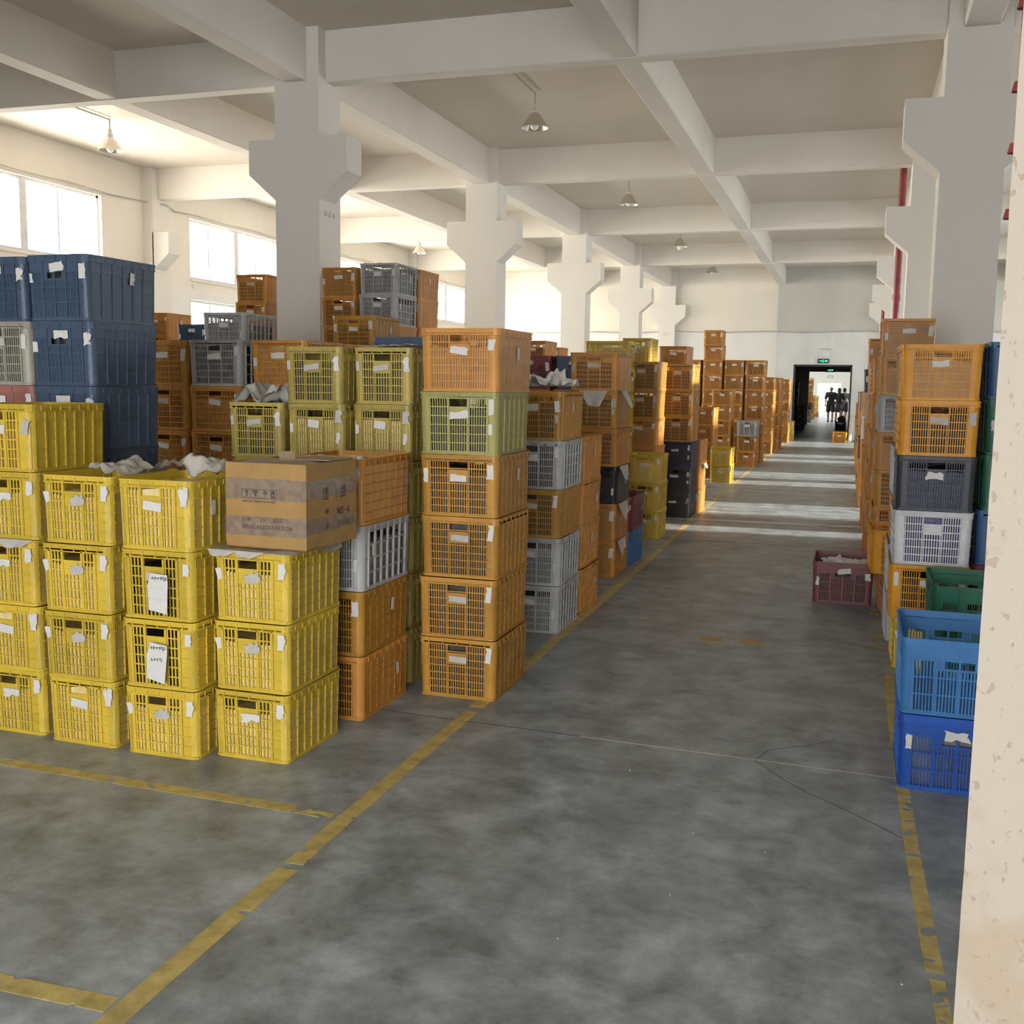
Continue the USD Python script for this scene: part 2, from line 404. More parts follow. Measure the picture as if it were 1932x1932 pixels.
def upright(profile, depth):
    """Extrudes an x-z outline along +y."""
    t = poly(sg.Polygon(profile), 0, depth)
    v = t.vertices[:, [0, 2, 1]]
    t = trimesh.Trimesh(v, t.faces, process=False)
    t.fix_normals()
    return t


def stroke_text(strokes, size, width, depth=0.0015):
    """Brush strokes (polylines in a unit box) as thin flat lettering in the xy plane."""
    g = unary_union([sg.LineString([(x * size, y * size) for x, y in s]).buffer(width, cap_style=2) for s in strokes])
    return multi(g, 0, depth)


def cjk(seed, n=9):
    r = np.random.default_rng(seed)
    s = []
    for _ in range(n):
        if r.random() < 0.5:
            y = r.uniform(.05, .95); a = r.uniform(0, .45)
            s.append([(a, y), (a + r.uniform(.35, .55), y + .03)])
        else:
            x = r.uniform(.08, .92); a = r.uniform(0, .4)
            s.append([(x, a), (x + r.uniform(-.1, .1), a + r.uniform(.4, .6))])
    return s


def faced(t, origin, right, upv):
    """Stands flat lettering on a surface: its x runs along right, its y along upv."""
    right, upv = np.asarray(right, float), np.asarray(upv, float)
    n = np.cross(right, upv)
    v = np.asarray(origin) + t.vertices @ np.array([right, upv, n])
    return trimesh.Trimesh(v, t.faces, process=False)


for i, yc in enumerate(YC):
    k = i - 2
    for xc, row in ((XCL, 'left'), (XCR, 'right')):
        if row == 'right' and k < 0:
            continue
        nth = f'{ORD[k]} column of the {row} row' if k >= 0 else None
        grp = None if nth else 'columns nearer than the picture'
        t = thing('column', f'white concrete column with stepped corbels, {nth}' if nth else 'white concrete column with stepped corbels nearer than the picture', 'column', (xc, yc, 0), group=grp, kind='structure')
        prof = corbel_profile(0.27)
        hb = upright([(x, z) for x, z in corbel_profile(0.27)], 0.37)
        obj('shaft', upright([(-.27, 0), (.27, 0), (.27, 5.41), (-.27, 5.41)], 0.5), COLM, t)
        for s in (-1, 1):
            obj('corbel', upright([(s * .27, 3.59), (s * .60, 3.875), (s * .60, 4.25), (s * .27, 4.25)], 0.37), COLM, t)
        if row == 'left' and k == 0:
            g = trimesh.util.concatenate([faced(stroke_text(cjk(60 + q), 0.075, 0.005), (0.271, 0.11 + 0.095 * q, 3.42), (0, 1, 0), (0, 0, 1)) for q in range(3)])
            obj('stencilled_sign', g, FADED, t, label='faded grey stencilled characters')
        if row == 'left' and k == 4:
            g = faced(meshkit.text_mesh('+B2', 0.07, 0.0015), (-0.11, -0.002, 3.27), (1, 0, 0), (0, 0, 1))
            obj('stencilled_sign', g, FADED, t, label='faded grey stencilled sign')
    t = thing('column', f'white wall pilaster with one corbel beside the left windows, {ORD[k]} in view' if k >= 0 else 'white wall pilaster with one corbel nearer than the picture', 'column', (XL, yc, 0), kind='structure', group=None if k >= 0 else 'pilasters nearer than the picture')
    obj('shaft', boxmesh(-0.1, 0.22, 0, 0.5, 0, 5.41), COLM, t)
    obj('corbel', upright([(0.2, 3.585), (0.54, 3.875), (0.54, 4.25), (0.2, 4.25)], 0.37), COLM, t)

# ------------------------------------------------------------------ walls and windows
W0, W1 = 1.44, 4.95
UZ, LZ = (3.57, 4.72), (1.25, 3.17)


def wall_with_windows(name, x0, x1, bands, label):
    m = MB()
    edges = [YB] + [e for yc in YC[2:-1] for e in (yc + W0, yc + W1)] + [YEND + 0.3]
    for a, b in zip(edges[::2], edges[1::2]):
        m.box(x0, x1, a, b, 0, ZC)
    for yc in YC[2:-1]:
        z = 0.0
        for lo, hi in bands:
            m.box(x0, x1, yc + W0, yc + W1, z, lo)
            z = hi
        m.box(x0, x1, yc + W0, yc + W1, z, ZC)
    return obj(name, m.mesh(), WALL, label=label, cat='wall', kind='structure')


wall_with_windows('wall_left', XL - 0.25, XL, (LZ, UZ), 'cream painted left wall with two rows of bright windows')
wall_with_windows('wall_right', XR, XR + 0.25, ((0.85, 3.15), UZ), 'pale right wall with bright windows beyond the right columns')
WN = [0]


def window(x, yc, z0, z1, label):
    """A sliding aluminium window: outer frame, centre post, four panes with their sash stiles."""
    WN[0] += 1
    t = thing(f'window_{WN[0]}', label, 'window', (x, yc, 0), kind='structure')
    y0, y1, f = W0, W1, 0.045
    m = MB()
    m.box(-0.05, 0.05, y0, y1, z0, z0 + f).box(-0.05, 0.05, y0, y1, z1 - f, z1).box(-0.05, 0.05, y0, y0 + f, z0, z1).box(-0.05, 0.05, y1 - f, y1, z0, z1)
    obj('window_frame', m.mesh(), ALU, t)
    mid = (y0 + y1) / 2
    obj('centre_post', boxmesh(-0.05, 0.05, mid - 0.075, mid + 0.075, z0 + f, z1 - f), ALU, t)
    for a, b in ((y0 + f, mid - 0.075), (mid + 0.075, y1 - f)):
        c = a + (b - a) * 0.45
        obj('sash_stile', boxmesh(-0.02, 0.02, c - 0.014, c + 0.014, z0 + f, z1 - f), ALU, t)
        for p, q in ((a, c - 0.014), (c + 0.014, b)):
            obj('pane', boxmesh(-0.003, 0.003, p, q, z0 + f, z1 - f), GLASS, t)
    obj('window_sill', boxmesh(0.0, 0.14, y0 - 0.02, y1 + 0.02, z0 - 0.045, z0), COLM, t)


for k, yc in enumerate(YC[2:-1]):
    pos = f'{ORD[k]} window bay from the front'
    window(XL - 0.12, yc, *UZ, f'high aluminium sliding window of the left wall, {pos}')
    window(XL - 0.12, yc, *LZ, f'low aluminium sliding window of the left wall, {pos}')
for k, yc in enumerate(YC[2:-1]):
    pos = f'{ORD[k]} window bay from the front'
    window(XR + 0.12, yc, *UZ, f'high sliding window of the right wall, {pos}')
    window(XR + 0.12, yc, 0.85, 3.15, f'low sliding window of the right wall, {pos}')
obj('wall_number', faced(meshkit.text_mesh('9', 0.11, 0.0015), (XL + 0.002, 18.2, 3.36), (0, 1, 0), (0, 0, 1)), FADED, label='small faded number nine painted between the left windows', cat='sign')

DX0, DX1, DZ = -1.87, -0.09, 2.36
obj('wall_end', MB().box(XL, -2.44, YEND, YEND + 0.3, 0, ZC).mesh(), WALL, label='white end wall left of the pale vertical corner', cat='wall', kind='structure')
we = thing('wall_door', 'grey stained section of end wall around the dark doorway', 'wall', kind='structure')
obj('plaster', MB().box(-2.44, DX0, YEND - 0.06, YEND + 0.3, 0, ZC).box(DX1, XR, YEND - 0.06, YEND + 0.3, 0, ZC).box(DX0, DX1, YEND - 0.06, YEND + 0.3, DZ, ZC).mesh(), WALL2, we)
obj('wall_back', MB().box(XL, -3.6, YB - 0.3, YB, 0, ZC).box(2.6, XR, YB - 0.3, YB, 0, ZC).box(-3.6, 2.6, YB - 0.3, YB, 3.8, ZC).mesh(), WALL, label='back wall behind the camera with a wide open gate', cat='wall', kind='structure')
dr = thing('door_1', 'dark painted frame of the end wall doorway', 'door', kind='structure')
dm = MB().box(DX0, DX0 + 0.05, YEND - 0.065, YEND + 0.31, 0, DZ).box(DX1 - 0.05, DX1, YEND - 0.065, YEND + 0.31, 0, DZ).box(DX0, DX1, YEND - 0.065, YEND + 0.31, DZ - 0.05, DZ)
obj('door_frame', dm.mesh(), BLACK, dr)

# second (dark) hall and third (bright) hall, seen through the doorways
Y2, Y3 = 49.4, 90.0
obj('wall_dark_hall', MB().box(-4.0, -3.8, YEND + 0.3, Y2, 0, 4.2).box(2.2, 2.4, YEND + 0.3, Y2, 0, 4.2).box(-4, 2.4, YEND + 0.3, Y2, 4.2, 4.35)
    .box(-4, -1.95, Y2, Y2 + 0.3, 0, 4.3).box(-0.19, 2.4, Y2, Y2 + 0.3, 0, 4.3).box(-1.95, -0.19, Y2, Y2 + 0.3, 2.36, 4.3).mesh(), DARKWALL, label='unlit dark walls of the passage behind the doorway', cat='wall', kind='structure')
m = MB().box(-8.2, -8, Y2 + .3, Y3, 0, 1.7).box(-8.2, -8, Y2 + .3, Y3, 4.3, 5.3)
for a, b in zip([Y2 + .3] + [57.25 + 7 * i for i in range(5)], [52.75 + 7 * i for i in range(5)] + [Y3]):
    m.box(-8.2, -8, a, b, 1.7, 4.3)
m.box(3.0, 3.2, Y2 + .3, Y3, 0, 5.3).box(-8.2, 3.2, Y2 + .3, Y3, 5.3, 5.4).box(-8.2, -2.85, Y3, Y3 + .3, 0, 5.3).box(-1.04, 3.2, Y3, Y3 + .3, 0, 5.3).box(-2.85, -1.04, Y3, Y3 + .3, 2.05, 5.3)
m.box(-8.2, -4, Y2 + .1, Y2 + .3, 0, 5.3).box(2.4, 3.2, Y2 + .1, Y2 + .3, 0, 5.3).box(-4, 2.4, Y2 + .3, Y2 + .4, 4.3, 5.3)
obj('wall_far_hall', m.mesh(), FARWALL, label='bright pale walls of the far hall beyond the dark passage', cat='wall', kind='structure')
obj('ground', MB().box(-40, XL - 0.3, -20, 120, -0.3, -0.1).box(XR + 0.3, 40, -20, 120, -0.3, -0.1).box(XL - .3, XR + .3, 95, 130, -0.3, -0.1).box(XL - .3, XR + .3, -30, YB, -0.3, -0.1).mesh(), GROUND, label='pale concrete yard outside the building', cat='ground', kind='structure')

# near post at the right edge
PX = 0.222
pm = m3.Manifold.cube([0.5, 0.42, 5.4]).refine_to_length(0.06)
pv, pf, _ = meshkit.arrays(pm)
d = meshkit.fbm(pv * [18, 18, 14], 3, 5) - 0.5
pv = pv + np.c_[np.where(pv[:, 0] < .01, d * 0.002, 0), np.where(pv[:, 1] < .01, d * 0.003, 0), np.zeros(len(pv))]
ca, sa = math.cos(math.radians(-7.6)), math.sin(math.radians(-7.6))
pv = np.c_[pv[:, 0] * ca - pv[:, 1] * sa, pv[:, 0] * sa + pv[:, 1] * ca, pv[:, 2]]
obj('gate_post', trimesh.Trimesh(pv + [PX, 1.9, 0], pf, process=False), RUST, smooth=40, label='cream painted post with rust spots at the right picture edge', cat='post')
t = thing('riser_pipe', 'thin red pipe with collars running up behind the cream post', 'pipe', (0.289, 2.42, 0))
obj('pipe', tube([(0, 0, 1.9), (-0.003, 0, 2.9), (-.006, 0, 5.35)], 0.006), RED, t)
for z in (1.95, 2.08, 2.20, 2.36):
    obj('collar', tube([(-.006, 0, z), (-.006, 0, z + 0.02)], [0.012, 0.007]), RED, t)

for y, z0, z1, x in ((18.0, 0, 5.4, 0.56), (29.5, 0, 5.4, 0.62)):
    t = thing('fire_pipe', 'dark red vertical fire pipe behind the second right column' if y < 20 else 'dark red vertical fire pipe beside the far right columns', 'pipe', (x, y, 0))
    obj('pipe', tube([(0, 0, z0), (0, 0, z1)], 0.055, 14), RED, t)
    for z in (1.2, 3.0, 4.3):
        obj('pipe_coupling', tube([(0, 0, z), (0, 0, z + 0.09)], 0.065, 14), RED, t)

pts = [(-12.4, YEND - .03, 3.42)] + [(x, YEND - 0.09, 3.40 - 0.035 * math.sin(x * 1.1) ** 2) for x in np.linspace(-12, 7, 40)]
obj('wall_cable', tube(pts, 0.016, 6), CONDUIT, label='grey cable sagging along the end wall', cat='cable')
pts = [(XL + 0.03, y, 4.80 - 0.03 * math.sin(y * 1.7) ** 2) for y in np.linspace(YB, YEND, 70)]
obj('wall_cable', tube([(x + (0.24 if any(0 <= y - yc <= 0.5 for yc in YC) else 0), y, z) for x, y, z in pts], 0.012, 6), CONDUIT, label='thin cable above the left row of windows', cat='cable')

# ------------------------------------------------------------------ lamps
LX = [(-4.15, 13.72, 'bell lamp hanging nearest over the aisle side bay'), (-4.15, 19.8, 'bell lamp hanging second over the aisle side bay'), (-4.15, 25.9, 'bell lamp with white bulb hanging third over the aisle bay'),
      (-4.15, 32.0, 'bell lamp hanging farthest over the aisle side bay'), (-10.6, 13.5, 'bell lamp hanging in front of the left windows'), (-10.9, 25.9, 'small far bell lamp near the left wall')]
for i, (x, y, lb) in enumerate(LX):
    t = thing('pendant_lamp', 'spun aluminium ' + lb, 'lamp', (x, y, 4.93))
    prof = [(0.012, 0.20), (0.055, 0.185), (0.085, 0.15), (0.15, 0.055), (0.178, 0.0), (0.172, 0.0), (0.145, 0.05), (0.08, 0.143), (0.05, 0.175), (0.012, 0.19)]
    obj('reflector', lathe(prof), LAMP, t, smooth=35)
    obj('neck', lathe([(0.0, 0.19), (0.045, 0.19), (0.045, 0.235), (0.03, 0.25), (0.03, 0.30), (0.0, 0.30)], 16), ENAMEL, t, smooth=35)
    obj('hook', tube([(0, 0, 0.29), (0, 0, 0.46)], 0.01), CONDUIT, t)
    b = trimesh.creation.icosphere(2, 0.06)
    b.apply_transform(np.diag([1, 1, 1.3, 1]))
    b.apply_translation([0, 0, 0.05 if i != 2 else 0.0])
    obj('bulb', b, BULB, t, smooth=True)
    obj('conduit', tube([(0, -2.6, 0.44), (0, -0.02, 0.44)], 0.012), CONDUIT, t)
t = thing('smoke_detector', 'small round ceiling detector right of the lamps', 'detector', (-0.86, 24.8, 5.28))
obj('housing', lathe([(0, 0.12), (0.07, 0.12), (0.08, 0.07), (0.05, 0.0), (0, 0.0)], 18), ENAMEL, t)

# ------------------------------------------------------------------ signs over the doors
t = thing('exit_sign', 'lit green exit sign over the first doorway', 'sign', (-0.975, YEND - 0.06, 2.475))
obj('case', boxmesh(-0.17, 0.17, -0.04, 0, -0.07, 0.07), BLACK, t)
run = unary_union([sg.Point(-0.0, .035).buffer(.014), sg.LineString([(0, .02), (-.012, -.012), (-.035, -.03)]).buffer(.008), sg.LineString([(-.012, -.012), (.012, -.03), (.018, -.05)]).buffer(.007),
                   sg.LineString([(.03, .01), (0, .015), (-.028, -.0)]).buffer(.007), sg.box(.05, -.03, .13, .025), sg.box(-.13, -.012, -.06, .012), sg.Polygon([(-.06, -.03), (-.06, .03), (-.035, 0)])])
obj('lit_symbol', faced(multi(run, 0, .002), (0, -0.041, 0), (1, 0, 0), (0, 0, 1)), GREEN_LIT, t)
t = thing('direction_sign', 'pale arrow shaped sign above the green exit sign', 'sign', (-0.96, YEND - 0.06, 2.63))
obj('plate', faced(multi(sg.Polygon([(-.19, .03), (-.1, .13), (.18, .15), (.18, .0), (-.12, .0)]), 0, .015), (0, -0.016, 0.0), (1, 0, 0), (0, 0, 1)), SIGNWHITE, t)
obj('arrow_mark', faced(multi(unary_union([sg.Polygon([(-.19, .03), (-.13, .1), (-.10, .05), (-.1, -.01)]), sg.box(.06, .04, .075, .11), sg.box(-.02, .05, 0, .06)]), 0, .003), (0, -0.019, 0.0), (1, 0, 0), (0, 0, 1)), CONDUIT, t)
obj('lettering', faced(multi(sg.box(-.13, .2, .2, .235), 0, .006), (0, -0.007, 0.0), (1, 0, 0), (0, 0, 1)), CONDUIT, t)
t = thing('exit_sign', 'second lit green exit sign over the inner doorway', 'sign', (-1.06, Y2, 2.43))
obj('case', boxmesh(-0.2, 0.2, -0.05, 0, -0.08, 0.08), BLACK, t)
obj('lit_symbol', faced(multi(affinity.scale(run, 1.0, 1.1, origin=(0, 0)), 0, .002), (0, -0.051, 0), (1, 0, 0), (0, 0, 1)), GREEN_LIT, t)
t = thing('wall_sign', 'small dark sign over the brightest far door', 'sign', (-1.9, Y3, 2.62))
obj('plate', boxmesh(-0.22, 0.22, -0.03, 0, -0.13, 0.08), CONDUIT, t)
obj('label_area', boxmesh(-0.13, 0.13, -0.035, -0.03, -0.08, 0.03), SIGNWHITE, t)
# ------------------------------------------------------------------ crates
PL = {
    'yellow': plastic('yellow_plastic', (0.69, 0.49, 0.055)), 'olive': plastic('olive_yellow_plastic', (0.46, 0.36, 0.09)), 'lime': plastic('green_yellow_plastic', (0.40, 0.37, 0.12)),
    'amber': plastic('amber_plastic', (0.52, 0.265, 0.045)), 'orange': plastic('orange_plastic', (0.62, 0.285, 0.06)), 'gold': plastic('golden_orange_plastic', (0.74, 0.33, 0.02)),
    'grey': plastic('grey_plastic', (0.48, 0.48, 0.48)), 'white': plastic('whitish_plastic', (0.62, 0.63, 0.66)), 'navy': plastic('navy_plastic', (0.055, 0.085, 0.14), through=0.04),
    'indigo': plastic('indigo_plastic', (0.02, 0.026, 0.075), through=0.04), 'black': plastic('black_crate_plastic', (0.024, 0.025, 0.03), through=0.02),
    'charcoal': plastic('charcoal_plastic', (0.035, 0.04, 0.05), through=0.02), 'maroon': plastic('maroon_plastic', (0.20, 0.035, 0.04), through=0.06),
    'rose': plastic('faded_red_plastic', (0.34, 0.14, 0.11), through=0.06), 'rust': plastic('rust_plastic', (0.36, 0.13, 0.05), through=0.06),
    'blue': plastic('royal_blue_plastic', (0.02, 0.10, 0.48), through=0.06), 'sky': plastic('worn_blue_plastic', (0.05, 0.19, 0.46), through=0.06),
    'deepblue': plastic('deep_blue_plastic', (0.025, 0.08, 0.19), through=0.05), 'green': plastic('green_plastic', (0.01, 0.12, 0.07), through=0.06), 'forest': plastic('forest_green_plastic', (0.012, 0.085, 0.05), through=0.04),
    'wine': plastic('dull_wine_plastic', (0.19, 0.06, 0.065), through=0.06),
    'beige': plastic('beige_grey_plastic', (0.42, 0.40, 0.33)),
}
FILL = {'pale': plain('pale_wrapped_goods', (0.68, 0.54, 0.25), 0.35, vary=0.25, scale=22, bump=0.02), 'dark': plain('dark_goods', (0.045, 0.035, 0.028), 0.6, vary=0.4, scale=14, bump=0.02),
        'grey': plain('grey_goods', (0.20, 0.20, 0.21), 0.5, vary=0.4, scale=14, bump=0.02), 'tan': plain('tan_goods', (0.40, 0.22, 0.09), 0.5, vary=0.25, scale=14, bump=0.02),
        'blue': plain('blue_goods', (0.05, 0.05, 0.16), 0.4, vary=0.4, scale=20, bump=0.02), 'white': plain('white_goods', (0.55, 0.52, 0.48), 0.5, vary=0.2, scale=14, bump=0.02)}
WEB = {('yellow', 'pale'): plastic('thin_yellow_lit_through', (0.72, 0.55, 0.16), through=.3), ('orange', 'white'): plastic('thin_orange_lit_through', (0.74, 0.44, 0.19), through=.3)}  # paler colour imitates light and pale goods showing through the thin side panels
TYPES = {   # outer width, depth, height of a crate of each family, and how its faces are divided
    'yellow': dict(W=.366, D=.50, H=.297, front=[(.052, 's'), (.205, 'g', 4), (.30, 'h', 5), (.205, 'g', 4), (.13, 's')], rows=6, side=[(1, 'w')] * 7, srows=6, vrib=.009, hrib=.005),
    'olive': dict(W=.345, D=.50, H=.297, front=[(.07, 's'), (.23, 'g', 5), (.31, 'h', 6), (.23, 'g', 5), (.07, 's')], rows=6, side=[(1, 'w')] * 7, srows=6, vrib=.003),
    'orange': dict(W=.425, D=.57, H=.312, front=[(.06, 's'), (.28, 'g', 8), (.28, 'h', 8), (.28, 'g', 8), (.06, 's')], rows=7, side=[(1, 's')] * 7, srows=6, vrib=.004),
    'grey': dict(W=.425, D=.57, H=.312, front=[(.06, 's'), (.28, 'g', 8), (.28, 'h', 8), (.28, 'g', 8), (.06, 's')], rows=6, side=[(.5, 's')] + [(1, 'v')] * 6 + [(.5, 's')], srows=4, vrib=.010),
    'limey': dict(W=.425, D=.57, H=.312, front=[(.06, 's'), (.28, 'g', 8), (.28, 'h', 8), (.28, 'g', 8), (.06, 's')], rows=6, side=[(1, 's')] * 6, srows=4, vrib=.010, hrib=.005),
    'navy': dict(W=.372, D=.53, H=.312, front=[(.23, 'f', 7), (.23, 'hf', 7), (.23, 'hf', 7), (.23, 'f', 7), (.10, 's')], rows=3, side=[(1, 's')] * 6, srows=3, vrib=.010, hrib=.006, band=.05),
    'blue': dict(W=.445, D=.60, H=.312, front=[(.03, 's'), (.235, 'g', 7), (.235, 'hb', 7), (.235, 'hb', 7), (.235, 'g', 7), (.03, 's')], rows=3, side=[(1, 'g', 5)] * 5, srows=3, vrib=.008, band=.055),
    'solid': dict(W=.42, D=.57, H=.312, front=[(.36, 's'), (.28, 'g', 6), (.36, 's')], rows=5, side=[(1, 's')] * 4, srows=3, vrib=.003),
    'wide': dict(W=.432, D=.57, H=.312, front=[(.085, 's'), (.28, 'g', 8), (.27, 'h', 7), (.28, 'g', 8), (.085, 's')], rows=6, side=[(1, 's')] * 6, srows=5, vrib=.003),
}
FAMILY = {'yellow': 'yellow', 'olive': 'olive', 'lime': 'limey', 'amber': 'orange', 'orange': 'orange', 'gold': 'wide', 'grey': 'grey', 'white': 'wide', 'navy': 'navy', 'indigo': 'orange', 'black': 'orange',
          'charcoal': 'wide', 'maroon': 'blue', 'rose': 'blue', 'rust': 'blue', 'blue': 'blue', 'sky': 'blue', 'deepblue': 'solid', 'forest': 'solid', 'wine': 'blue', 'green': 'blue', 'beige': 'grey'}
RC = 0.030


def ring(W, D, t, r=RC, inset=0.0):
    o = sg.box(-W / 2 + inset + r, inset + r, W / 2 - inset - r, D - inset - r).buffer(r, quad_segs=3)
    return o.difference(o.buffer(-t, quad_segs=3))


def face(L, H, cols, rows, vrib, place, band, hrib=.0045):
    """One side of a crate: (moulding with ribs and bars, thin webs between the ribs)."""
    m, web = MB(), MB()
    hr = .010 - hrib - .0015
    zb, zt = 0.016, H - 0.030 - band
    tot = sum(c[0] for c in cols)
    u = -L / 2
    vs = np.linspace(zb, zt, rows + 1)
    if band:
        m.box(-L / 2, L / 2, .006, .010, zt, H - .028, place)
    handles = [i for i, c in enumerate(cols) if c[1].startswith('h')]
    for ci, c in enumerate(cols):
        w = L * c[0] / tot
        a, b = u, u + w
        u = b
        k = c[1]
        hd = (.048 if k == 'h' else .030)
        m.box(a - vrib / 2, a + vrib / 2, .010 - max(.005, vrib), .011, zb - .004, zt + (band if band else .004), place) if ci else None
        if k == 's':
            web.box(a, b, .0078, .010, zb - .004, zt + .004, place)
        elif k == 'w':      # window panel: recessed thin web with a vent slit row at the top
            web.box(a, b, .0082, .010, zb - .004, vs[-2], place)
            for q in np.linspace(a, b, 5)[1:-1]:
                m.box(q - .005, q + .005, .0065, .010, vs[-2], zt, place)
        else:
            n = c[2] if len(c) > 2 else 0
            top = zt
            if k[0] == 'h':
                top = zt - hd - (.055 if k == 'h' else .004)
                if k == 'h':
                    m.box(a, b, .006, .010, top, zt - hd, place)
                    m.box(a + .004, b - .004, .002, .010, zt - hd - .004, zt - hd + .004, place)
                else:
                    first = ci == handles[0]
                    x0, x1 = (a, a + w * .42) if first else (b - w * .42, b)
                    for q in np.linspace(x0, x1, 5)[1:-1]:
                        m.box(q - .004, q + .004, .005, .010, top, zt, place)
                    m.box(a, b, .003, .010, top - .004, top + .004, place)
            if k == 'v':
                for q in (vs[1], vs[2], vs[3]):
                    m.box(a, b, .0065, .010, q - .004, q + .004, place)
                continue
            if k in ('f', 'hf'):
                m.box(a, b, .0085, .010, zb - .004, top, place)
            p = w / n
            for j in range(n):
                q = a + (j + .5) * p
                bw = p * (.19 if k in ('g', 'h') else .26)
                m.box(q - bw, q + bw, .0055, .010, zb - .004, top, place)
    for v in vs[:-1]:
        m.box(-L / 2, L / 2, hr, .010, v - .0028, v + .0028, place)
    if not handles:
        m.box(-L / 2, L / 2, hr, .010, vs[-1] - .003, vs[-1] + .003, place)
    else:
        a = -L / 2
        for ci, c in enumerate(cols):
            w = L * c[0] / tot
            if not c[1].startswith('h'):
                m.box(a, a + w, hr, .010, vs[-1] - .003, vs[-1] + .003, place)
            a += w
    m.box(-L / 2, L / 2, .004, .011, zt + .001, zt + .009, place)
    return m.mesh(), (web.mesh() if web.n else None)


def paper(w, h, r):
    n = 4
    pts = []
    for (x0, y0), (x1, y1) in zip([(0, 0), (w, 0), (w, h), (0, h)], [(w, 0), (w, h), (0, h), (0, 0)]):
        rough = r.random() < 0.45
        for t in np.linspace(0, 1, n, endpoint=False):
            k = .12 * min(w, h) if rough else .015 * min(w, h)
            pts.append((x0 + (x1 - x0) * t - w / 2 + r.normal(0, k), y0 + (y1 - y0) * t - h / 2 + r.normal(0, k)))
    p = sg.Polygon(pts).buffer(0)
    p = max(getattr(p, 'geoms', [p]), key=lambda g: g.area)
    p = affinity.rotate(p, r.normal(0, 5))
    return p


CLASSES = {}
UsdGeom.Scope.Define(stage, '/World/Looks')


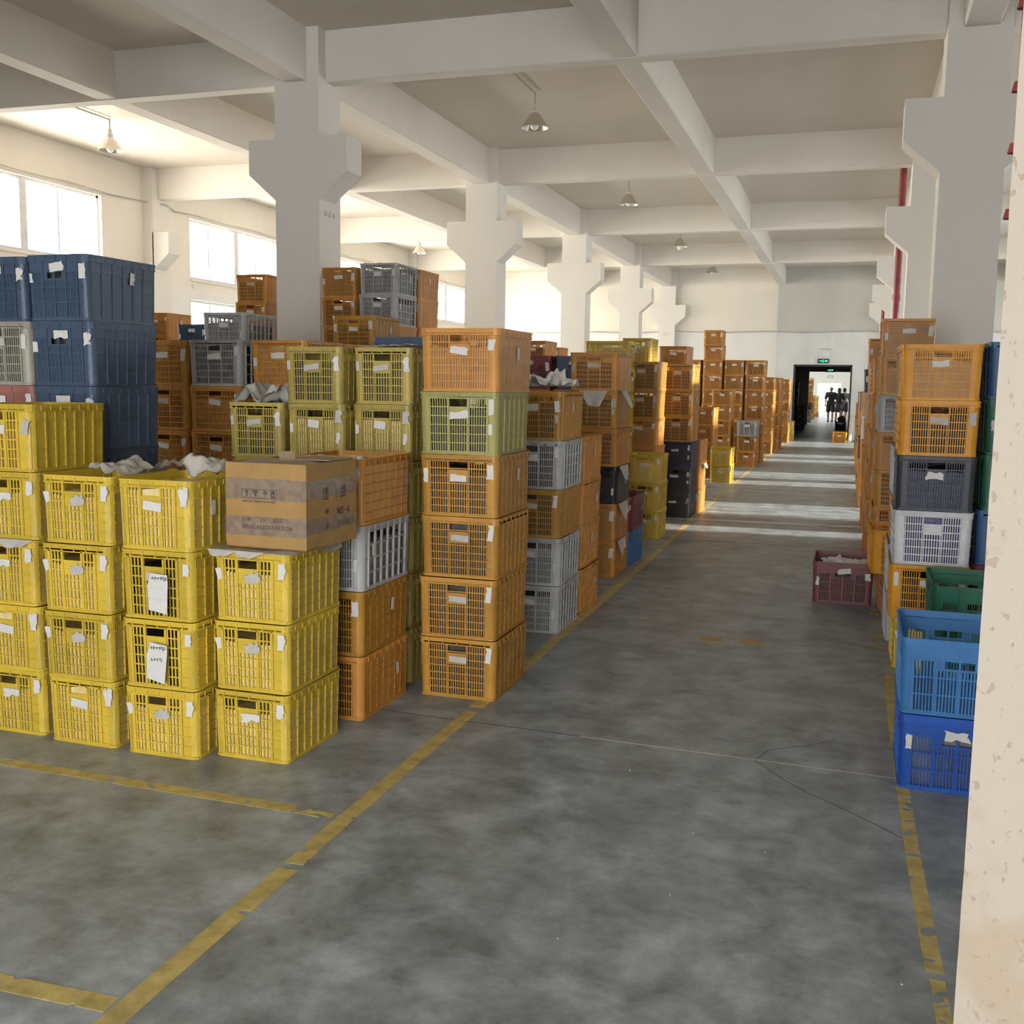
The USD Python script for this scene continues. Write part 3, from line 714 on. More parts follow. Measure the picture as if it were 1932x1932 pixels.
def model(kind, variant, fill):
    """The class prim of one crate: its parts, referenced by every copy of that kind."""
    key = (kind, variant, fill)
    if key in CLASSES:
        return CLASSES[key]
    S = TYPES[FAMILY[kind]]
    W, D, H, pl = S['W'], S['D'], S['H'] - 0.001, PL[kind]
    path = f'/World/crate_model_{kind}_{variant}_{fill or "empty"}'
    stage.CreateClassPrim(path)
    r = np.random.default_rng(abs(hash_of(key)))

    def part(name, t, m_, smooth=False, **kw):
        v = np.array(t.vertices)
        k = 1 - .030 * np.clip(1 - v[:, 2] / H, 0, 1)
        v[:, 0] *= k
        v[:, 1] = D / 2 + (v[:, 1] - D / 2) * k
        return obj(name, trimesh.Trimesh(v, t.faces, process=False), m_, path, smooth=smooth, **kw)
    band = S.get('band', 0)
    c = .006
    corner = ring(W, D, .004, inset=.006)
    for sx in (-1, 1):
        for sy in (0, 1):
            b = sg.box(min(sx * W / 2, sx * (W / 2 - RC - c)), (D - RC - c) if sy else 0, max(sx * W / 2, sx * (W / 2 - RC - c)), D if sy else RC + c)
            part('corner_post', multi(corner.intersection(b), .008, H - .026), pl, smooth=35)
    Lf, Ls = W - 2 * (RC + c) + .004, D - 2 * (RC + c) + .004
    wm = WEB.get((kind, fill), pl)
    hrib = S.get('hrib', .0045)
    for nm, L, cols, rows, pf_ in (('end_panel', Lf, S['front'], S['rows'], lambda p: p), ('end_panel', Lf, S['front'], S['rows'], lambda p: np.c_[-p[:, 0], D - p[:, 1], p[:, 2]]),
                                   ('side_panel', Ls, S['side'], S['srows'], lambda p: np.c_[W / 2 - p[:, 1], p[:, 0] + D / 2, p[:, 2]]), ('side_panel', Ls, S['side'], S['srows'], lambda p: np.c_[-W / 2 + p[:, 1], D / 2 - p[:, 0], p[:, 2]])):
        m, web = face(L, H, cols, rows, S['vrib'], pf_, band, hrib)
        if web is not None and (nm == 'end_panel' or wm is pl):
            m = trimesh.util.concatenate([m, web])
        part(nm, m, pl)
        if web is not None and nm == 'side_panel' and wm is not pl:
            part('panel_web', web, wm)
    rim = [multi(ring(W, D, .007, r=RC + .006), H - .007, H), multi(ring(W, D, .005, inset=.004), H - .032, H - .006), multi(ring(W, D, .009, r=RC + .004, inset=.001), H - .034, H - .029)]
    tabs = MB()
    for s in np.linspace(-W / 2 + .06, W / 2 - .06, 5):
        tabs.box(s - .003, s + .003, .0005, .006, H - .032, H - .006)
    for s in np.linspace(.07, D - .07, 7):
        tabs.box(W / 2 - .006, W / 2 - .0005, s - .003, s + .003, H - .032, H - .006)
        tabs.box(-W / 2 + .0005, -W / 2 + .006, s - .003, s + .003, H - .032, H - .006)
    part('rim', trimesh.util.concatenate(rim + [tabs.mesh()]), pl)
    o = sg.box(-W / 2 + .006 + RC, .006 + RC, W / 2 - .006 - RC, D - .006 - RC).buffer(RC, quad_segs=3)
    part('base', trimesh.util.concatenate([poly(o, .005, .010), multi(ring(W, D, .006, inset=.002), 0.001, .013)]), pl)
    if fill:
        hi = H - (.10 if variant == 9 else .040 if variant == 3 else .088)
        back = .028 if fill in ('pale', 'white', 'tan') else .075
        g = trimesh.creation.box([W - back, D - back, 1.0]).subdivide().subdivide().subdivide()
        v = g.vertices.copy()
        q = (meshkit.fbm(v * [14, 14, 1] + variant * 3.1, 3, 8) - .5)
        v[:, 2] = np.interp(v[:, 2], [-.5, .5], [.011, hi]) + np.where(v[:, 2] > .49, np.minimum(q * .06, .02), 0)
        v[:, 1] += D / 2
        part('contents', trimesh.Trimesh(v, g.faces, process=False), FILL[fill], smooth=30)
    fam = FAMILY[kind]
    if variant != 8:
        front = [(0.0 + r.normal(0, .006), H - .030 - band - (.078 if fam not in ('navy', 'blue') else -.02) + r.normal(0, .004), W * r.uniform(.18, .26), r.uniform(.028, .042))]
        if r.random() < .8:
            front.append((W * .405, H * r.uniform(.66, .78), r.uniform(.03, .038), r.uniform(.05, .085)))
        if r.random() < .4:
            front.append((-W * .41, H * r.uniform(.5, .75), r.uniform(.018, .03), r.uniform(.04, .08)))
        if r.random() < .25:
            front.append((W * .40, H * r.uniform(.3, .45), .022, r.uniform(.04, .06)))
        for j, (x, z, w, h) in enumerate(front):
            t = faced(multi(paper(w, h, r), 0, .0012), (x, -.0010, z), (1, 0, 0), (0, 0, 1))
            if j:
                t.vertices[:, 1] += .004
            part('paper_label', t, PAPER if r.random() < .7 else PAPER2)
        if r.random() < .35:
            t = faced(multi(paper(.03, .06, r), 0, .0012), (W / 2 + .0005, D * r.uniform(.15, .8), H * r.uniform(.5, .75)), (0, 1, 0), (0, 0, 1))
            part('paper_label', t, PAPER)
    CLASSES[key] = path
    return path


def hash_of(key):
    n = 17
    for ch in repr(key):
        n = (n * 131 + ord(ch)) % 2147483647
    return n


POS = ['bottom', 'second', 'third', 'fourth', 'fifth', 'sixth', 'seventh', 'eighth', 'ninth']
CNAME = {'yellow': 'yellow', 'olive': 'dull yellow', 'lime': 'green-yellow', 'amber': 'amber', 'orange': 'orange', 'gold': 'golden orange', 'grey': 'grey', 'white': 'whitish grey', 'navy': 'navy blue', 'indigo': 'indigo',
         'black': 'black', 'charcoal': 'charcoal', 'maroon': 'maroon', 'rose': 'faded red', 'rust': 'rust brown', 'blue': 'royal blue', 'sky': 'worn bright blue', 'deepblue': 'dark blue', 'green': 'green', 'beige': 'beige', 'forest': 'forest green', 'wine': 'dull red'}
CODE = {'Y': 'yellow', 'V': 'olive', 'L': 'lime', 'A': 'amber', 'O': 'orange', 'D': 'gold', 'G': 'grey', 'W': 'white', 'N': 'navy', 'I': 'indigo', 'K': 'black', 'C': 'charcoal', 'M': 'maroon', 'R': 'rose', 'U': 'rust',
        'B': 'blue', 'S': 'sky', 'P': 'deepblue', 'E': 'green', 'Q': 'forest', 'T': 'wine', 'J': 'beige'}
FILLS = {'yellow': ('pale', 'pale', 'tan'), 'olive': ('pale', 'dark', 'pale'), 'lime': ('dark',), 'amber': ('dark',), 'orange': ('dark', 'tan'), 'gold': ('dark', 'tan'), 'grey': ('grey', 'dark'), 'white': ('blue',), 'navy': ('dark',),
         'indigo': ('dark',), 'black': ('dark',), 'charcoal': ('blue',), 'maroon': ('dark',), 'rose': ('dark',), 'rust': ('dark',), 'blue': ('grey',), 'sky': ('blue',), 'deepblue': ('dark',), 'green': ('dark',), 'beige': ('dark',), 'forest': ('dark',), 'wine': ('dark',)}
rs = np.random.default_rng(77)
COVERED = []
COUNT = [0]


def crate(kind, x, y, z, rz, label, group=None, variant=0, fill='auto', extra=False, pitch=0.0):
    f = FILLS[kind][variant % len(FILLS[kind])] if fill == 'auto' else fill
    p = model(kind, variant, f)
    t = thing('plastic_crate', label, 'crate', (x, y, z), rz, group)
    prim = stage.GetPrimAtPath(t)
    if pitch:
        UsdGeom.Xformable(prim).AddRotateYOp().Set(pitch)
    prim.GetReferences().AddInternalReference(p)
    if not extra:
        prim.SetInstanceable(True)
    COUNT[0] += 1
    return t


def stack(xc, yf, code, desc, hidden=0, rz=0.0, jitter=1.0, fills=None, variants=None, group=None, skip=()):
    """A stack of crates on the floor, bottom first; the lowest `hidden` ones do not show in the photograph."""
    z, out = 0.0, []
    names = [CNAME[CODE[c]] for c in code]
    n = len(code)
    for i, c in enumerate(code):
        kind = CODE[c]
        pos = ('top' if i == n - 1 else POS[i]) if n > 1 else 'single'
        if group:
            lb, g = f'{names[i]} plastic crate {desc}', f'{names[i]} crates {desc}'
        else:
            lb, g = f'{names[i]} crate, {pos} in stack {desc}', None
        v = (variants or {}).get(i, int(rs.integers(0, 4)))
        f = (fills or {}).get(i, 'auto')
        j = rs.normal(0, 1, 3)
        if i < hidden and not group:
            COVERED.append((kind, v, xc, yf, z, rz))
        elif i not in skip:
            out.append(crate(kind, xc + j[0] * .004 * jitter, yf + j[1] * .005 * jitter, z, rz + j[2] * .5 * jitter, lb, g, v, f, extra=False))
        z += TYPES[FAMILY[kind]]['H']
    return z, out


# left of the aisle, nearest block
stack(-3.555, 3.72, 'YYYYY', 'of yellow crates at the left picture edge')
stack(-3.153, 3.70, 'YYYY', 'second from the left in the front yellow row')
zS3, s3 = stack(-2.735, 3.69, 'YYYY', 'bearing two handwritten sheets in the front yellow row', variants={0: 1, 1: 2, 2: 2, 3: 3}, fills={1: 'dark', 2: 'dark'})
zS4, _ = stack(-2.358, 3.79, 'YYY', 'under the open cardboard box')
stack(-2.345, 4.41, 'OAGO', 'of orange and grey crates right behind the cardboard box', jitter=.6, fills={3: 'white'}, variants={3: 9})
stack(-1.862, 4.925, 'AAAALO', 'of six standing alone nearest the aisle')
stack(-3.065, 5.03, 'VVVVV', 'of dull yellow crates with film bulging out on top', hidden=2)
stack(-2.712, 5.02, 'VVVVVV', 'of dull yellow crates, second behind the cardboard box', hidden=2)
stack(-2.350, 5.09, 'VVVVVV', 'of dull yellow crates touching the six-high orange one', hidden=2)
# navy block at the far left
stack(-3.650, 4.24, 'NNNNNNN', 'of tall navy crates behind the yellow ones', hidden=2)
stack(-4.055, 4.26, 'NNNNRJN', 'cut by the left picture edge beside the navy one', hidden=4)
# behind the navy block
stack(-4.610, 6.35, 'OOOOOO', 'of orange crates right behind the navy stack', hidden=2)
stack(-4.160, 6.30, 'OOOOOG', 'of orange crates topped with a grey one', hidden=2)
stack(-3.690, 6.33, 'OOOOOO', 'of orange crates behind the dull yellow block', hidden=3)
stack(-3.690, 6.94, 'OOOOOO', 'of orange crates second deep behind the dull yellow block', hidden=5)
stack(-5.240, 8.10, 'OOOOOOG', 'topped with a grey crate in front of the lower window', hidden=6)
stack(-9.55, 12.3, 'OOOOOOOO', 'glowing orange against the lower left window', hidden=7)
stack(-10.0, 12.25, 'OOOOOOOO', 'glowing orange beside the tall navy stack', hidden=7)
stack(-9.10, 12.4, 'OOOOOOOO', 'glowing orange beside the grey crate by the window', hidden=7)
stack(-6.74, 9.8, 'NNNNNNN', 'topped with a half seen navy crate', hidden=6)
stack(-6.66, 10.84, 'OOOOOOOOO', 'of nine orange crates just left of the nearest column', hidden=7)
# right of the first column
stack(-5.29, 10.35, 'OOOOOOOOO', 'of nine orange crates just right of the nearest column', hidden=6)
stack(-4.69, 10.05, 'OOOOOOOGG', 'of nine topped with two grey crates', hidden=6)
stack(-4.69, 10.68, 'OOOOOOOOO', 'of nine orange crates behind the grey topped one', hidden=7)
stack(-4.255, 8.60, 'OOOOOOA', 'of seven below the tall grey topped one', hidden=6)
stack(-2.58, 5.86, 'NNNNNN', 'showing only its navy rim beside the six-high one', hidden=5)
# left row along the aisle
stack(-1.950, 6.46, 'GGAGA', 'of five grey and amber crates by the aisle', jitter=.7)
stack(-1.968, 7.12, 'OOOO', 'of four orange crates behind the grey and amber one')
stack(-2.045, 8.58, 'OOKOAO', 'of six with one black crate and hanging scraps')
stack(-2.045, 9.235, 'SM', 'of two, a maroon on a blue crate')
stack(-2.060, 10.95, 'YYY', 'of three yellow crates along the aisle')
stack(-2.262, 11.645, 'OOOOAA', 'of six orange crates rising behind three yellow ones', hidden=2)
stack(-2.492, 12.56, 'OOOOOOY', 'topped with a bright yellow crate, right one of two', hidden=6)
stack(-2.048, 12.90, 'KKIAAA', 'of six with dark blue and black crates below')
stack(-2.012, 13.52, 'OOO', 'of three orange crates behind the black ones')
stack(-2.93, 9.62, 'OOOOOM', 'topped with a dark red crate behind the near aisle row', hidden=5)
stack(-2.49, 9.62, 'OOOOON', 'topped with a navy crate behind the near aisle row', hidden=5)
for i in range(7):
    if i < 6:
        COVERED.append(('yellow', 0, -2.30, 11.43, .297 * i, 90))
    else:
        crate('yellow', -2.30, 11.43, .297 * i, 90, 'yellow crate standing lengthwise on top behind the mixed stack with scraps', None, 1)
stack(-4.14, 13.7, 'OOOOOOO', 'of seven glowing orange far behind the first tall stack', hidden=6)
stack(-4.60, 16.0, 'OOOOOOO', 'of seven glowing orange by the middle of the hall', hidden=6)
stack(-2.515, 15.44, 'OOOOOOO', 'of seven orange crates right of the top yellow one', hidden=6)
stack(-2.515, 18.85, 'OOOO', 'of four orange crates behind the far yellow pair', hidden=1)
stack(-2.075, 18.0, 'YY', 'of two yellow crates farther along the aisle')
stack(-2.56, 21.95, 'OOOOO', 'of five orange crates left of the far grey one')
stack(-2.045, 22.02, 'OOG', 'of three topped with a pale grey crate far along')
stack(-2.905, 23.0, 'OOOOOOOOO', 'of nine, the tallest far orange one', hidden=3)
stack(-2.462, 23.05, 'OOOOOOO', 'of seven right next to the tallest far one', hidden=3)
stack(-2.012, 23.1, 'OOOOOOO', 'of seven on the aisle beside the far grey crate', hidden=2)
stack(-3.36, 23.0, 'OOOOOOO', 'of seven left of the tallest far one', hidden=6)
stack(-2.05, 26.6, 'OOOOO', 'of five orange crates past the far seven-high one', hidden=1)
stack(-2.09, 27.4, 'OOOOOO', 'of six orange crates far along the left side', hidden=1)
stack(-2.02, 28.5, 'OOOOOO', 'of six orange crates, second before the dark doorway', hidden=0)
stack(-2.02, 29.15, 'OOOOOO', 'of six orange crates just before the dark doorway')
stack(-1.99, 32.3, 'OOOOOO', 'of six nearest the end wall on the left', hidden=1)
stack(-1.90, 33.9, 'YY', 'of two yellow crates beside the dark doorway', jitter=.4)
stack(-2.32, 34.3, 'VVVVVV', 'of dull yellow crates against the end wall', hidden=1)
# right of the aisle
stack(0.461, 6.38, 'YDWCDD', 'facing the camera on the right of the aisle', jitter=.8, fills={4: 'dark', 5: 'tan'})
stack(0.912, 6.42, 'NMPQQP', 'of blue and green crates at the cream post', hidden=1)
zRF, _ = stack(0.455, 4.40, 'BS', 'of two blue crates nearest on the right', fills={1: None}, variants={1: 8})
stack(0.650, 5.66, 'EE', 'of green crates behind the two blue ones', hidden=1, fills={1: None}, variants={1: 8}, jitter=.3)
stack(0.468, 7.06, 'GGOGOA', 'of six seen edge-on just behind the facing one', jitter=.5)
crate('wine', -0.012, 8.19, 0, 0, 'dull red crate of paper scraps standing out on the aisle floor', None, 9, 'dark')
crate('rust', 0.48, 7.72, 0, 4, 'rust brown crate on the floor right of the dull red one', None, 2, 'dark')
crate('gold', 0.385, 7.78, 0.3125, 3, 'golden orange open crate resting on the rust brown one', None, 8, None)
stack(0.405, 9.35, 'OOAOGOO', 'of seven, highest on the right', hidden=2, jitter=1.5)
for y in (9.97, 10.55, 11.13, 12.38, 28.8, 29.4, 30.0):  # unseen stacks added to block the low sun between the floor bands
    stack(0.36 if y < 20 else 0.28, y, 'OOOOOO' if y < 20 else 'OOOO', 'covered', hidden=6)
stack(0.345, 12.98, 'OOOOGOO', 'of seven orange crates edge-on, second highest on the right', hidden=1)
stack(0.330, 15.08, 'OOOWOI', 'of six edge-on with a navy top on the right', hidden=1)
FARR = [(15.72, 'OOIOO'), (16.4, 'OOOOI'), (17.05, 'OOO'), (18.85, 'OAOOI'), (20.85, 'OOIOO'), (21.5, 'OOOO'), (22.15, 'OOOOI'), (22.8, 'OAOO'), (24.98, 'OOOI'), (26.85, 'OOOO'), (27.5, 'OIOO'), (28.15, 'OOOO')]
for i, (y, code) in enumerate(FARR):
    stack(0.315 - .0035 * (y - 15), y, code, 'in the far right-hand stacks seen edge-on', group=True)
# covered lower crates carrying the ones in view, and unseen stacks added to block sun
pi = UsdGeom.PointInstancer.Define(stage, '/World/covered_crates')
tag(pi, 'covered lower crates of the rear stacks and unseen stacks added to block sun', 'crates', kind='stuff')
kinds = sorted({(c[0], 0) for c in COVERED})
for k, _ in kinds:
    q = UsdGeom.Xform.Define(stage, f'/World/covered_crates/{k}_crate')
    q.GetPrim().GetReferences().AddInternalReference(model(k, 0, FILLS[k][0]))
    pi.CreatePrototypesRel().AddTarget(q.GetPath())
pi.CreateProtoIndicesAttr([kinds.index((c[0], 0)) for c in COVERED])
pi.CreatePositionsAttr([Gf.Vec3f(c[2], c[3], c[4]) for c in COVERED])
pi.CreateOrientationsAttr([Gf.Quath(math.cos(math.radians(c[5] / 2)), 0, 0, math.sin(math.radians(c[5] / 2))) for c in COVERED])
# beyond the doorways
for x, y, code in ((-2.25, 55.0, 'OOOOO'), (-2.15, 57.5, 'OOOO'), (-2.35, 60.5, 'OOOOOOO'), (-2.1, 63.5, 'OYYY'), (-2.1, 52.3, 'GGK')):
    stack(x, y, code, 'in the stacks of the far hall beyond the doorways', group=True)
for x, y, code in ((-2.45, 42, 'KKKKK'), (-2.0, 43, 'KKK'), (-2.42, 46, 'KKKKKK')):
    stack(x, y, code, 'piled in the dark passage left of the inner doorway', group=True)

# ------------------------------------------------------------------ sheets, film, papers
def sheet_mesh(w, d, h, seed, n=22, edge=0.4, th=0.0015):
    """A crumpled sheet lying in a crate mouth: peaks of height h."""
    x, y = np.meshgrid(np.linspace(-w / 2, w / 2, n), np.linspace(-d / 2, d / 2, n), indexing='ij')
    p = np.stack([x * 13, y * 13, np.full_like(x, seed * 1.7)], -1)
    z = np.clip(meshkit.fbm(p, 3, seed) - .36, 0, None) * 2.6 * h + np.abs(meshkit.fbm(p * 2.2, 2, seed + 4) - .5) * .5 * h
    jx = (meshkit.fbm(p * 1.3 + 9, 2, seed) - .5) * .07
    v = np.stack([x + jx, y + jx[::-1], z], -1).reshape(-1, 3)
    f = []
    for i in range(n - 1):
        for j in range(n - 1):
            a = i * n + j
            f += [[a, a + n, a + n + 1], [a, a + n + 1, a + 1]]
    f = np.array(f)
    t = trimesh.Trimesh(v, f, process=False)
    vv = np.vstack([v, v - [0, 0, th]])
    border = [(e[0], e[1]) for e in t.edges[trimesh.grouping.group_rows(t.edges_sorted, require_count=1)]]
    side = [[a + len(v), b + len(v), b] for a, b in border] + [[a + len(v), b, a] for a, b in border]
    return trimesh.Trimesh(vv, np.vstack([f, f[:, ::-1] + len(v), np.array(side)]), process=False)


def sheet(label, x, y, z, w, d, h, seed, m_=FILM, cat='sheet', name='plastic_sheet', rz=0):
    t = sheet_mesh(w, d, h, seed)
    t.apply_transform(trimesh.transformations.rotation_matrix(math.radians(rz), [0, 0, 1]))
    t.apply_translation([x, y, z])
    return obj(name, t, m_, smooth=50, label=label, cat=cat)


sheet('milky film bulging from the second yellow stack in the front row', -3.12, 4.06, 1.176, .28, .26, .06, 3)
sheet('milky film bulging from the yellow stack with handwritten sheets', -2.69, 4.02, 1.186, .25, .28, .085, 8)
sheet('milky film bulging high out of the dull yellow stack', -3.065, 5.24, 1.478, .28, .36, .12, 21)
sheet('clear film under the cardboard box on the yellow stack', -2.36, 4.03, .8945, .40, .50, .004, 30)
sheet('white sheet in the open orange crate behind the cardboard box', -2.345, 4.72, 1.19, .36, .42, .05, 12, PAPER, 'sheet', 'paper_sheet')
PAPER_NEW = plain('fresh_white_paper', (0.74, 0.73, 0.70), 0.8, vary=0.05)
sheet('white papers piled on the grey and amber stack', -1.96, 6.75, 1.59, .38, .45, .11, 14, PAPER_NEW, 'sheet', 'paper_sheet')
sheet('pale paper scraps in the dull red crate on the floor', 0.0, 8.47, .225, .33, .44, .09, 18, PAPER, 'sheet', 'paper_sheet')
sheet('thin film on the tall grey topped stack', -4.69, 10.32, 2.810, .36, .4, .012, 25)
sheet('pale film on the dull yellow stack touching the orange one', -2.36, 5.35, 1.783, .33, .36, .02, 27)


def flap(label, p0, p1, drop, out, seed, m_=PAPER, name='cloth_scrap', bias=.6):
    """A scrap hanging from the edge p0-p1: falls by drop and stands off by out."""
    p0, p1 = np.array(p0, float), np.array(p1, float)
    n = 9
    r = np.random.default_rng(seed)
    e = (p1 - p0) / np.linalg.norm(p1 - p0)
    nrm = np.array([e[1], -e[0], 0])
    v = []
    for j in range(n):
        t = j / (n - 1)
        for i in range(n):
            s = i / (n - 1)
            w = 1 - .75 * t * abs(s - bias) ** .8
            L = drop * (1 - .55 * abs(s - bias)) * (1 + .1 * math.sin(7 * s + seed))
            q = p0 + (p1 - p0) * (bias + (s - bias) * (1 - .55 * t))
            v.append(q + nrm * (out * t + .006 * math.sin(9 * s + seed) * t + .003) + [0, 0, -L * t])
    v = np.array(v)
    f = []
    for j in range(n - 1):
        for i in range(n - 1):
            a = j * n + i
            f += [[a, a + 1, a + n + 1], [a, a + n + 1, a + n]]
    f = np.array(f)
    v2 = v - nrm * .0012
    t = trimesh.Trimesh(np.vstack([v, v2]), np.vstack([f, f[:, ::-1] + len(v)]), process=False)
    return obj(name, t, m_, smooth=50, label=label, cat='scrap')


for k, (a, b) in enumerate((((-2.545, 3.783, .900), (-2.40, 3.783, .899)), ((-2.42, 3.783, .899), (-2.27, 3.783, .898)))):
    flap(f'milky film edge hanging below the cardboard box, {("left", "middle")[k]} piece', a, b, .03, .012, 20 + k, FILM, bias=.4)
flap('milky film edge hanging below the side of the cardboard box', (-2.178, 3.95, .90), (-2.178, 4.29, .90), .045, .03, 23, FILM, bias=.6)
flap('clear wrap edge hanging low on the leftmost yellow stack', (-3.60, 3.716, .893), (-3.372, 3.716, .893), .04, .012, 25, FILM, bias=.5)
XR_ = -1.822
flap('milky film scrap hanging over the amber crate of the six-high mixed stack', (-2.17, 8.575, 1.56), (-1.93, 8.575, 1.56), .15, .01, 1, FILM, bias=.55)
flap('white scrap hanging off the upper corner of the mixed stack', (XR_, 8.60, 1.56), (XR_, 8.82, 1.56), .15, .07, 2, bias=.25)
flap('white scrap hanging above the black crate', (XR_, 8.60, .936), (XR_, 8.95, .936), .13, .04, 3, bias=.3)
flap('white scrap hanging below the black crate', (XR_, 8.60, .624), (XR_, 8.95, .624), .14, .04, 4, bias=.35)
flap('white scrap hanging low on the mixed stack', (XR_, 8.60, .312), (XR_, 8.92, .312), .12, .03, 5, bias=.25)
flap('small white scrap on the three orange crates behind the black ones', (-1.79, 13.55, .63), (-1.79, 13.9, .63), .08, .03, 6)
flap('white strip hanging on the far right orange crates', (0.122, 13.3, 1.25), (0.122, 13.1, 1.25), .10, .05, 9, bias=.6)

# handwritten sheets on the third yellow stack
HAND = [[(.05, .55), (.2, .75)], [(.1, .8), (.16, .5)], [(.22, .62), (.38, .7)], [(.28, .85), (.27, .4)], [(.45, .8), (.42, .5)], [(.42, .66), (.56, .7)], [(.6, .85), (.62, .45)],
        [(.58, .7), (.75, .74)], [(.7, .9), (.68, .6)], [(.8, .85), (.78, .3)], [(.74, .5), (.95, .55)], [(.9, .85), (.86, .55)]]
HAND2 = [[(.1, .8), (.05, .5)], [(.05, .5), (.22, .52)], [(.3, .8), (.28, .5)], [(.3, .65), (.45, .68)], [(.5, .8), (.48, .45)], [(.6, .8), (.8, .82)], [(.62, .62), (.82, .64)], [(.82, .64), (.75, .4)]]
for z, seed, lab in ((.297 * 2 + .02, 51, 'white sheet with a line of dark handwriting on the third yellow crate up'), (.297 + .02, 52, 'white sheet with two lines of dark handwriting on the second yellow crate up')):
    t = thing('handwritten_sheet', lab, 'sheet', (-2.727 + (.012 if seed == 51 else -.002), 3.673, z + .105))
    r = np.random.default_rng(seed)
    p = affinity.rotate(sg.Polygon([(-.045, -.075), (.0, -.082), (.044, -.09), (.05, .04), (.048, .075), (-.03, .08), (-.05, .03)]), 1 if seed == 51 else -3, origin=(0, 0))
    obj('page', faced(multi(p, 0, .0012), (0, 0, 0), (1, 0, .0), (0, 0.03, 1)), PAPER, t)
    g = [affinity.translate(unary_union([sg.LineString([(x * .085, y * .034) for x, y in s]).buffer(.0013) for s in HAND]), -.035, .038)]
    if seed == 52:
        g.append(affinity.translate(unary_union([sg.LineString([(x * .07, y * .035) for x, y in s]).buffer(.0013) for s in HAND2]), -.03, -.012))
    obj('handwriting', faced(multi(unary_union(g), 0, .0006), (0, -.0014, 0), (1, 0, 0), (0, 0.03, 1)), INK, t)
    if seed == 51:
        obj('ruled_line', faced(multi(unary_union([sg.box(-.042, v, .042, v + (.0018 if k == 5 else .0006)) for k, v in enumerate((.02, .01, 0, -.01, -.02, -.03))]), 0, .0004), (0, -.0013, 0), (1, 0, 0), (0, .03, 1)), FADED, t)

# ------------------------------------------------------------------ cardboard box
bx, by, bz, BW, BD, BH = -2.312, 3.86, zS4 + .009, .385, .44, .36
t = thing('cardboard_box', 'open taped cardboard box with black print on the yellow crates', 'box', (bx, by, bz), -1.5)
w = .006
for nm, a in (('front_wall', (-BW / 2, BW / 2, 0, w, 0, BH)), ('back_wall', (-BW / 2, BW / 2, BD - w, BD, 0, BH + .01)), ('side_wall', (-BW / 2, -BW / 2 + w, w, BD - w, 0, BH)), ('side_wall', (BW / 2 - w, BW / 2, w, BD - w, 0, BH)), ('bottom', (-BW / 2, BW / 2, 0, BD, 0, w))):
    obj(nm, boxmesh(*a), CARD, t)
obj('inner_flap', trimesh.Trimesh([[-BW / 2 + .01, .015, BH - .01], [BW / 2 - .01, .015, BH - .01], [BW / 2 - .03, .20, BH - .005], [-BW / 2 + .06, .19, BH + .012], [-BW / 2 + .01, .017, BH - .015], [BW / 2 - .01, .017, BH - .015], [BW / 2 - .03, .20, BH - .01], [-BW / 2 + .06, .19, BH + .007]],
                                  [[0, 1, 2], [0, 2, 3], [4, 6, 5], [4, 7, 6], [0, 4, 5], [0, 5, 1], [1, 5, 6], [1, 6, 2], [2, 6, 7], [2, 7, 3], [3, 7, 4], [3, 4, 0]]), CARDIN, t)
obj('inner_flap', boxmesh(-.02, BW / 2 - .01, .21, .42, BH + .002, BH + .006), CARDIN, t)
obj('inner_flap', faced(boxmesh(-.07, .0, 0, .055, 0, .003), (0.02, .21, BH - .01), (.6, .8, 0), (0, -.3, .95)), CARDIN, t)
for z0, z1 in ((.055, .135), (.205, .295)):
    r = np.random.default_rng(int(z0 * 1000))
    s = np.linspace(-BW / 2 - .001, BW / 2 + .001, 14)
    lo, hi = z0 + r.normal(0, .0008, 14), z1 + r.normal(0, .0012, 14)
    g = sg.Polygon(list(zip(s, lo)) + list(zip(s[::-1], hi[::-1])))
    obj('tape_band', faced(multi(g, 0, .001), (0, -.0002, 0), (1, 0, 0), (0, 0, 1)), TAPE, t, label='clear parcel tape across the front')
    s = np.linspace(0, BD, 14)
    lo, hi = z0 + .01 + r.normal(0, .001, 14), z1 - .005 + r.normal(0, .0015, 14)
    g = sg.Polygon(list(zip(s, lo)) + list(zip(s[::-1], hi[::-1])))
    obj('tape_band', faced(multi(g, 0, .001), (BW / 2 + .0002, 0, 0), (0, 1, 0), (0, 0, 1)), TAPE, t, label='clear parcel tape across the side')
PRINT = plain('box_print', (0.075, 0.06, 0.05), 0.7)


def put(name, tm, x, z, side=False, label=None):
    o = (BW / 2 + .0013, x, z) if side else (x, -.0014, z)
    obj(name, faced(tm, o, (0, 1, 0) if side else (1, 0, 0), (0, 0, 1)), PRINT, t, label=label)


put('printed_text', meshkit.text_mesh('G.W.', .016, .0006, True), -.115, .115)
put('printed_text', meshkit.text_mesh('15', .016, .0006, True), -.03, .115)
put('printed_text', meshkit.text_mesh('KGS', .016, .0006, True), .035, .115)
put('printed_text', meshkit.text_mesh('MEAS: 41X30X33.5 CM', .0155, .0006, True), -.115, .084)
put('printed_text', meshkit.text_mesh('KEEP DRY  HANDLE WITH CARE', .0075, .0006), -.11, .195)
fr = sg.box(-.115, .212, .055, .250).difference(sg.box(-.1125, .2145, .0525, .2475))
ic = unary_union([sg.Polygon([(-.10, .245), (-.08, .245), (-.087, .232), (-.087, .22), (-.093, .22), (-.093, .232)]), sg.box(-.06, .236, -.035, .245), sg.box(-.052, .220, -.043, .238),
                  sg.Polygon([(-.015, .233), (.012, .233), (-.002, .246)]), sg.box(-.003, .218, 0, .235), sg.box(.026, .217, .046, .246).difference(sg.box(.031, .224, .041, .230))])
put('printed_mark', multi(unary_union([fr, ic]), 0, .0006), 0, 0, label='framed row of handling marks')
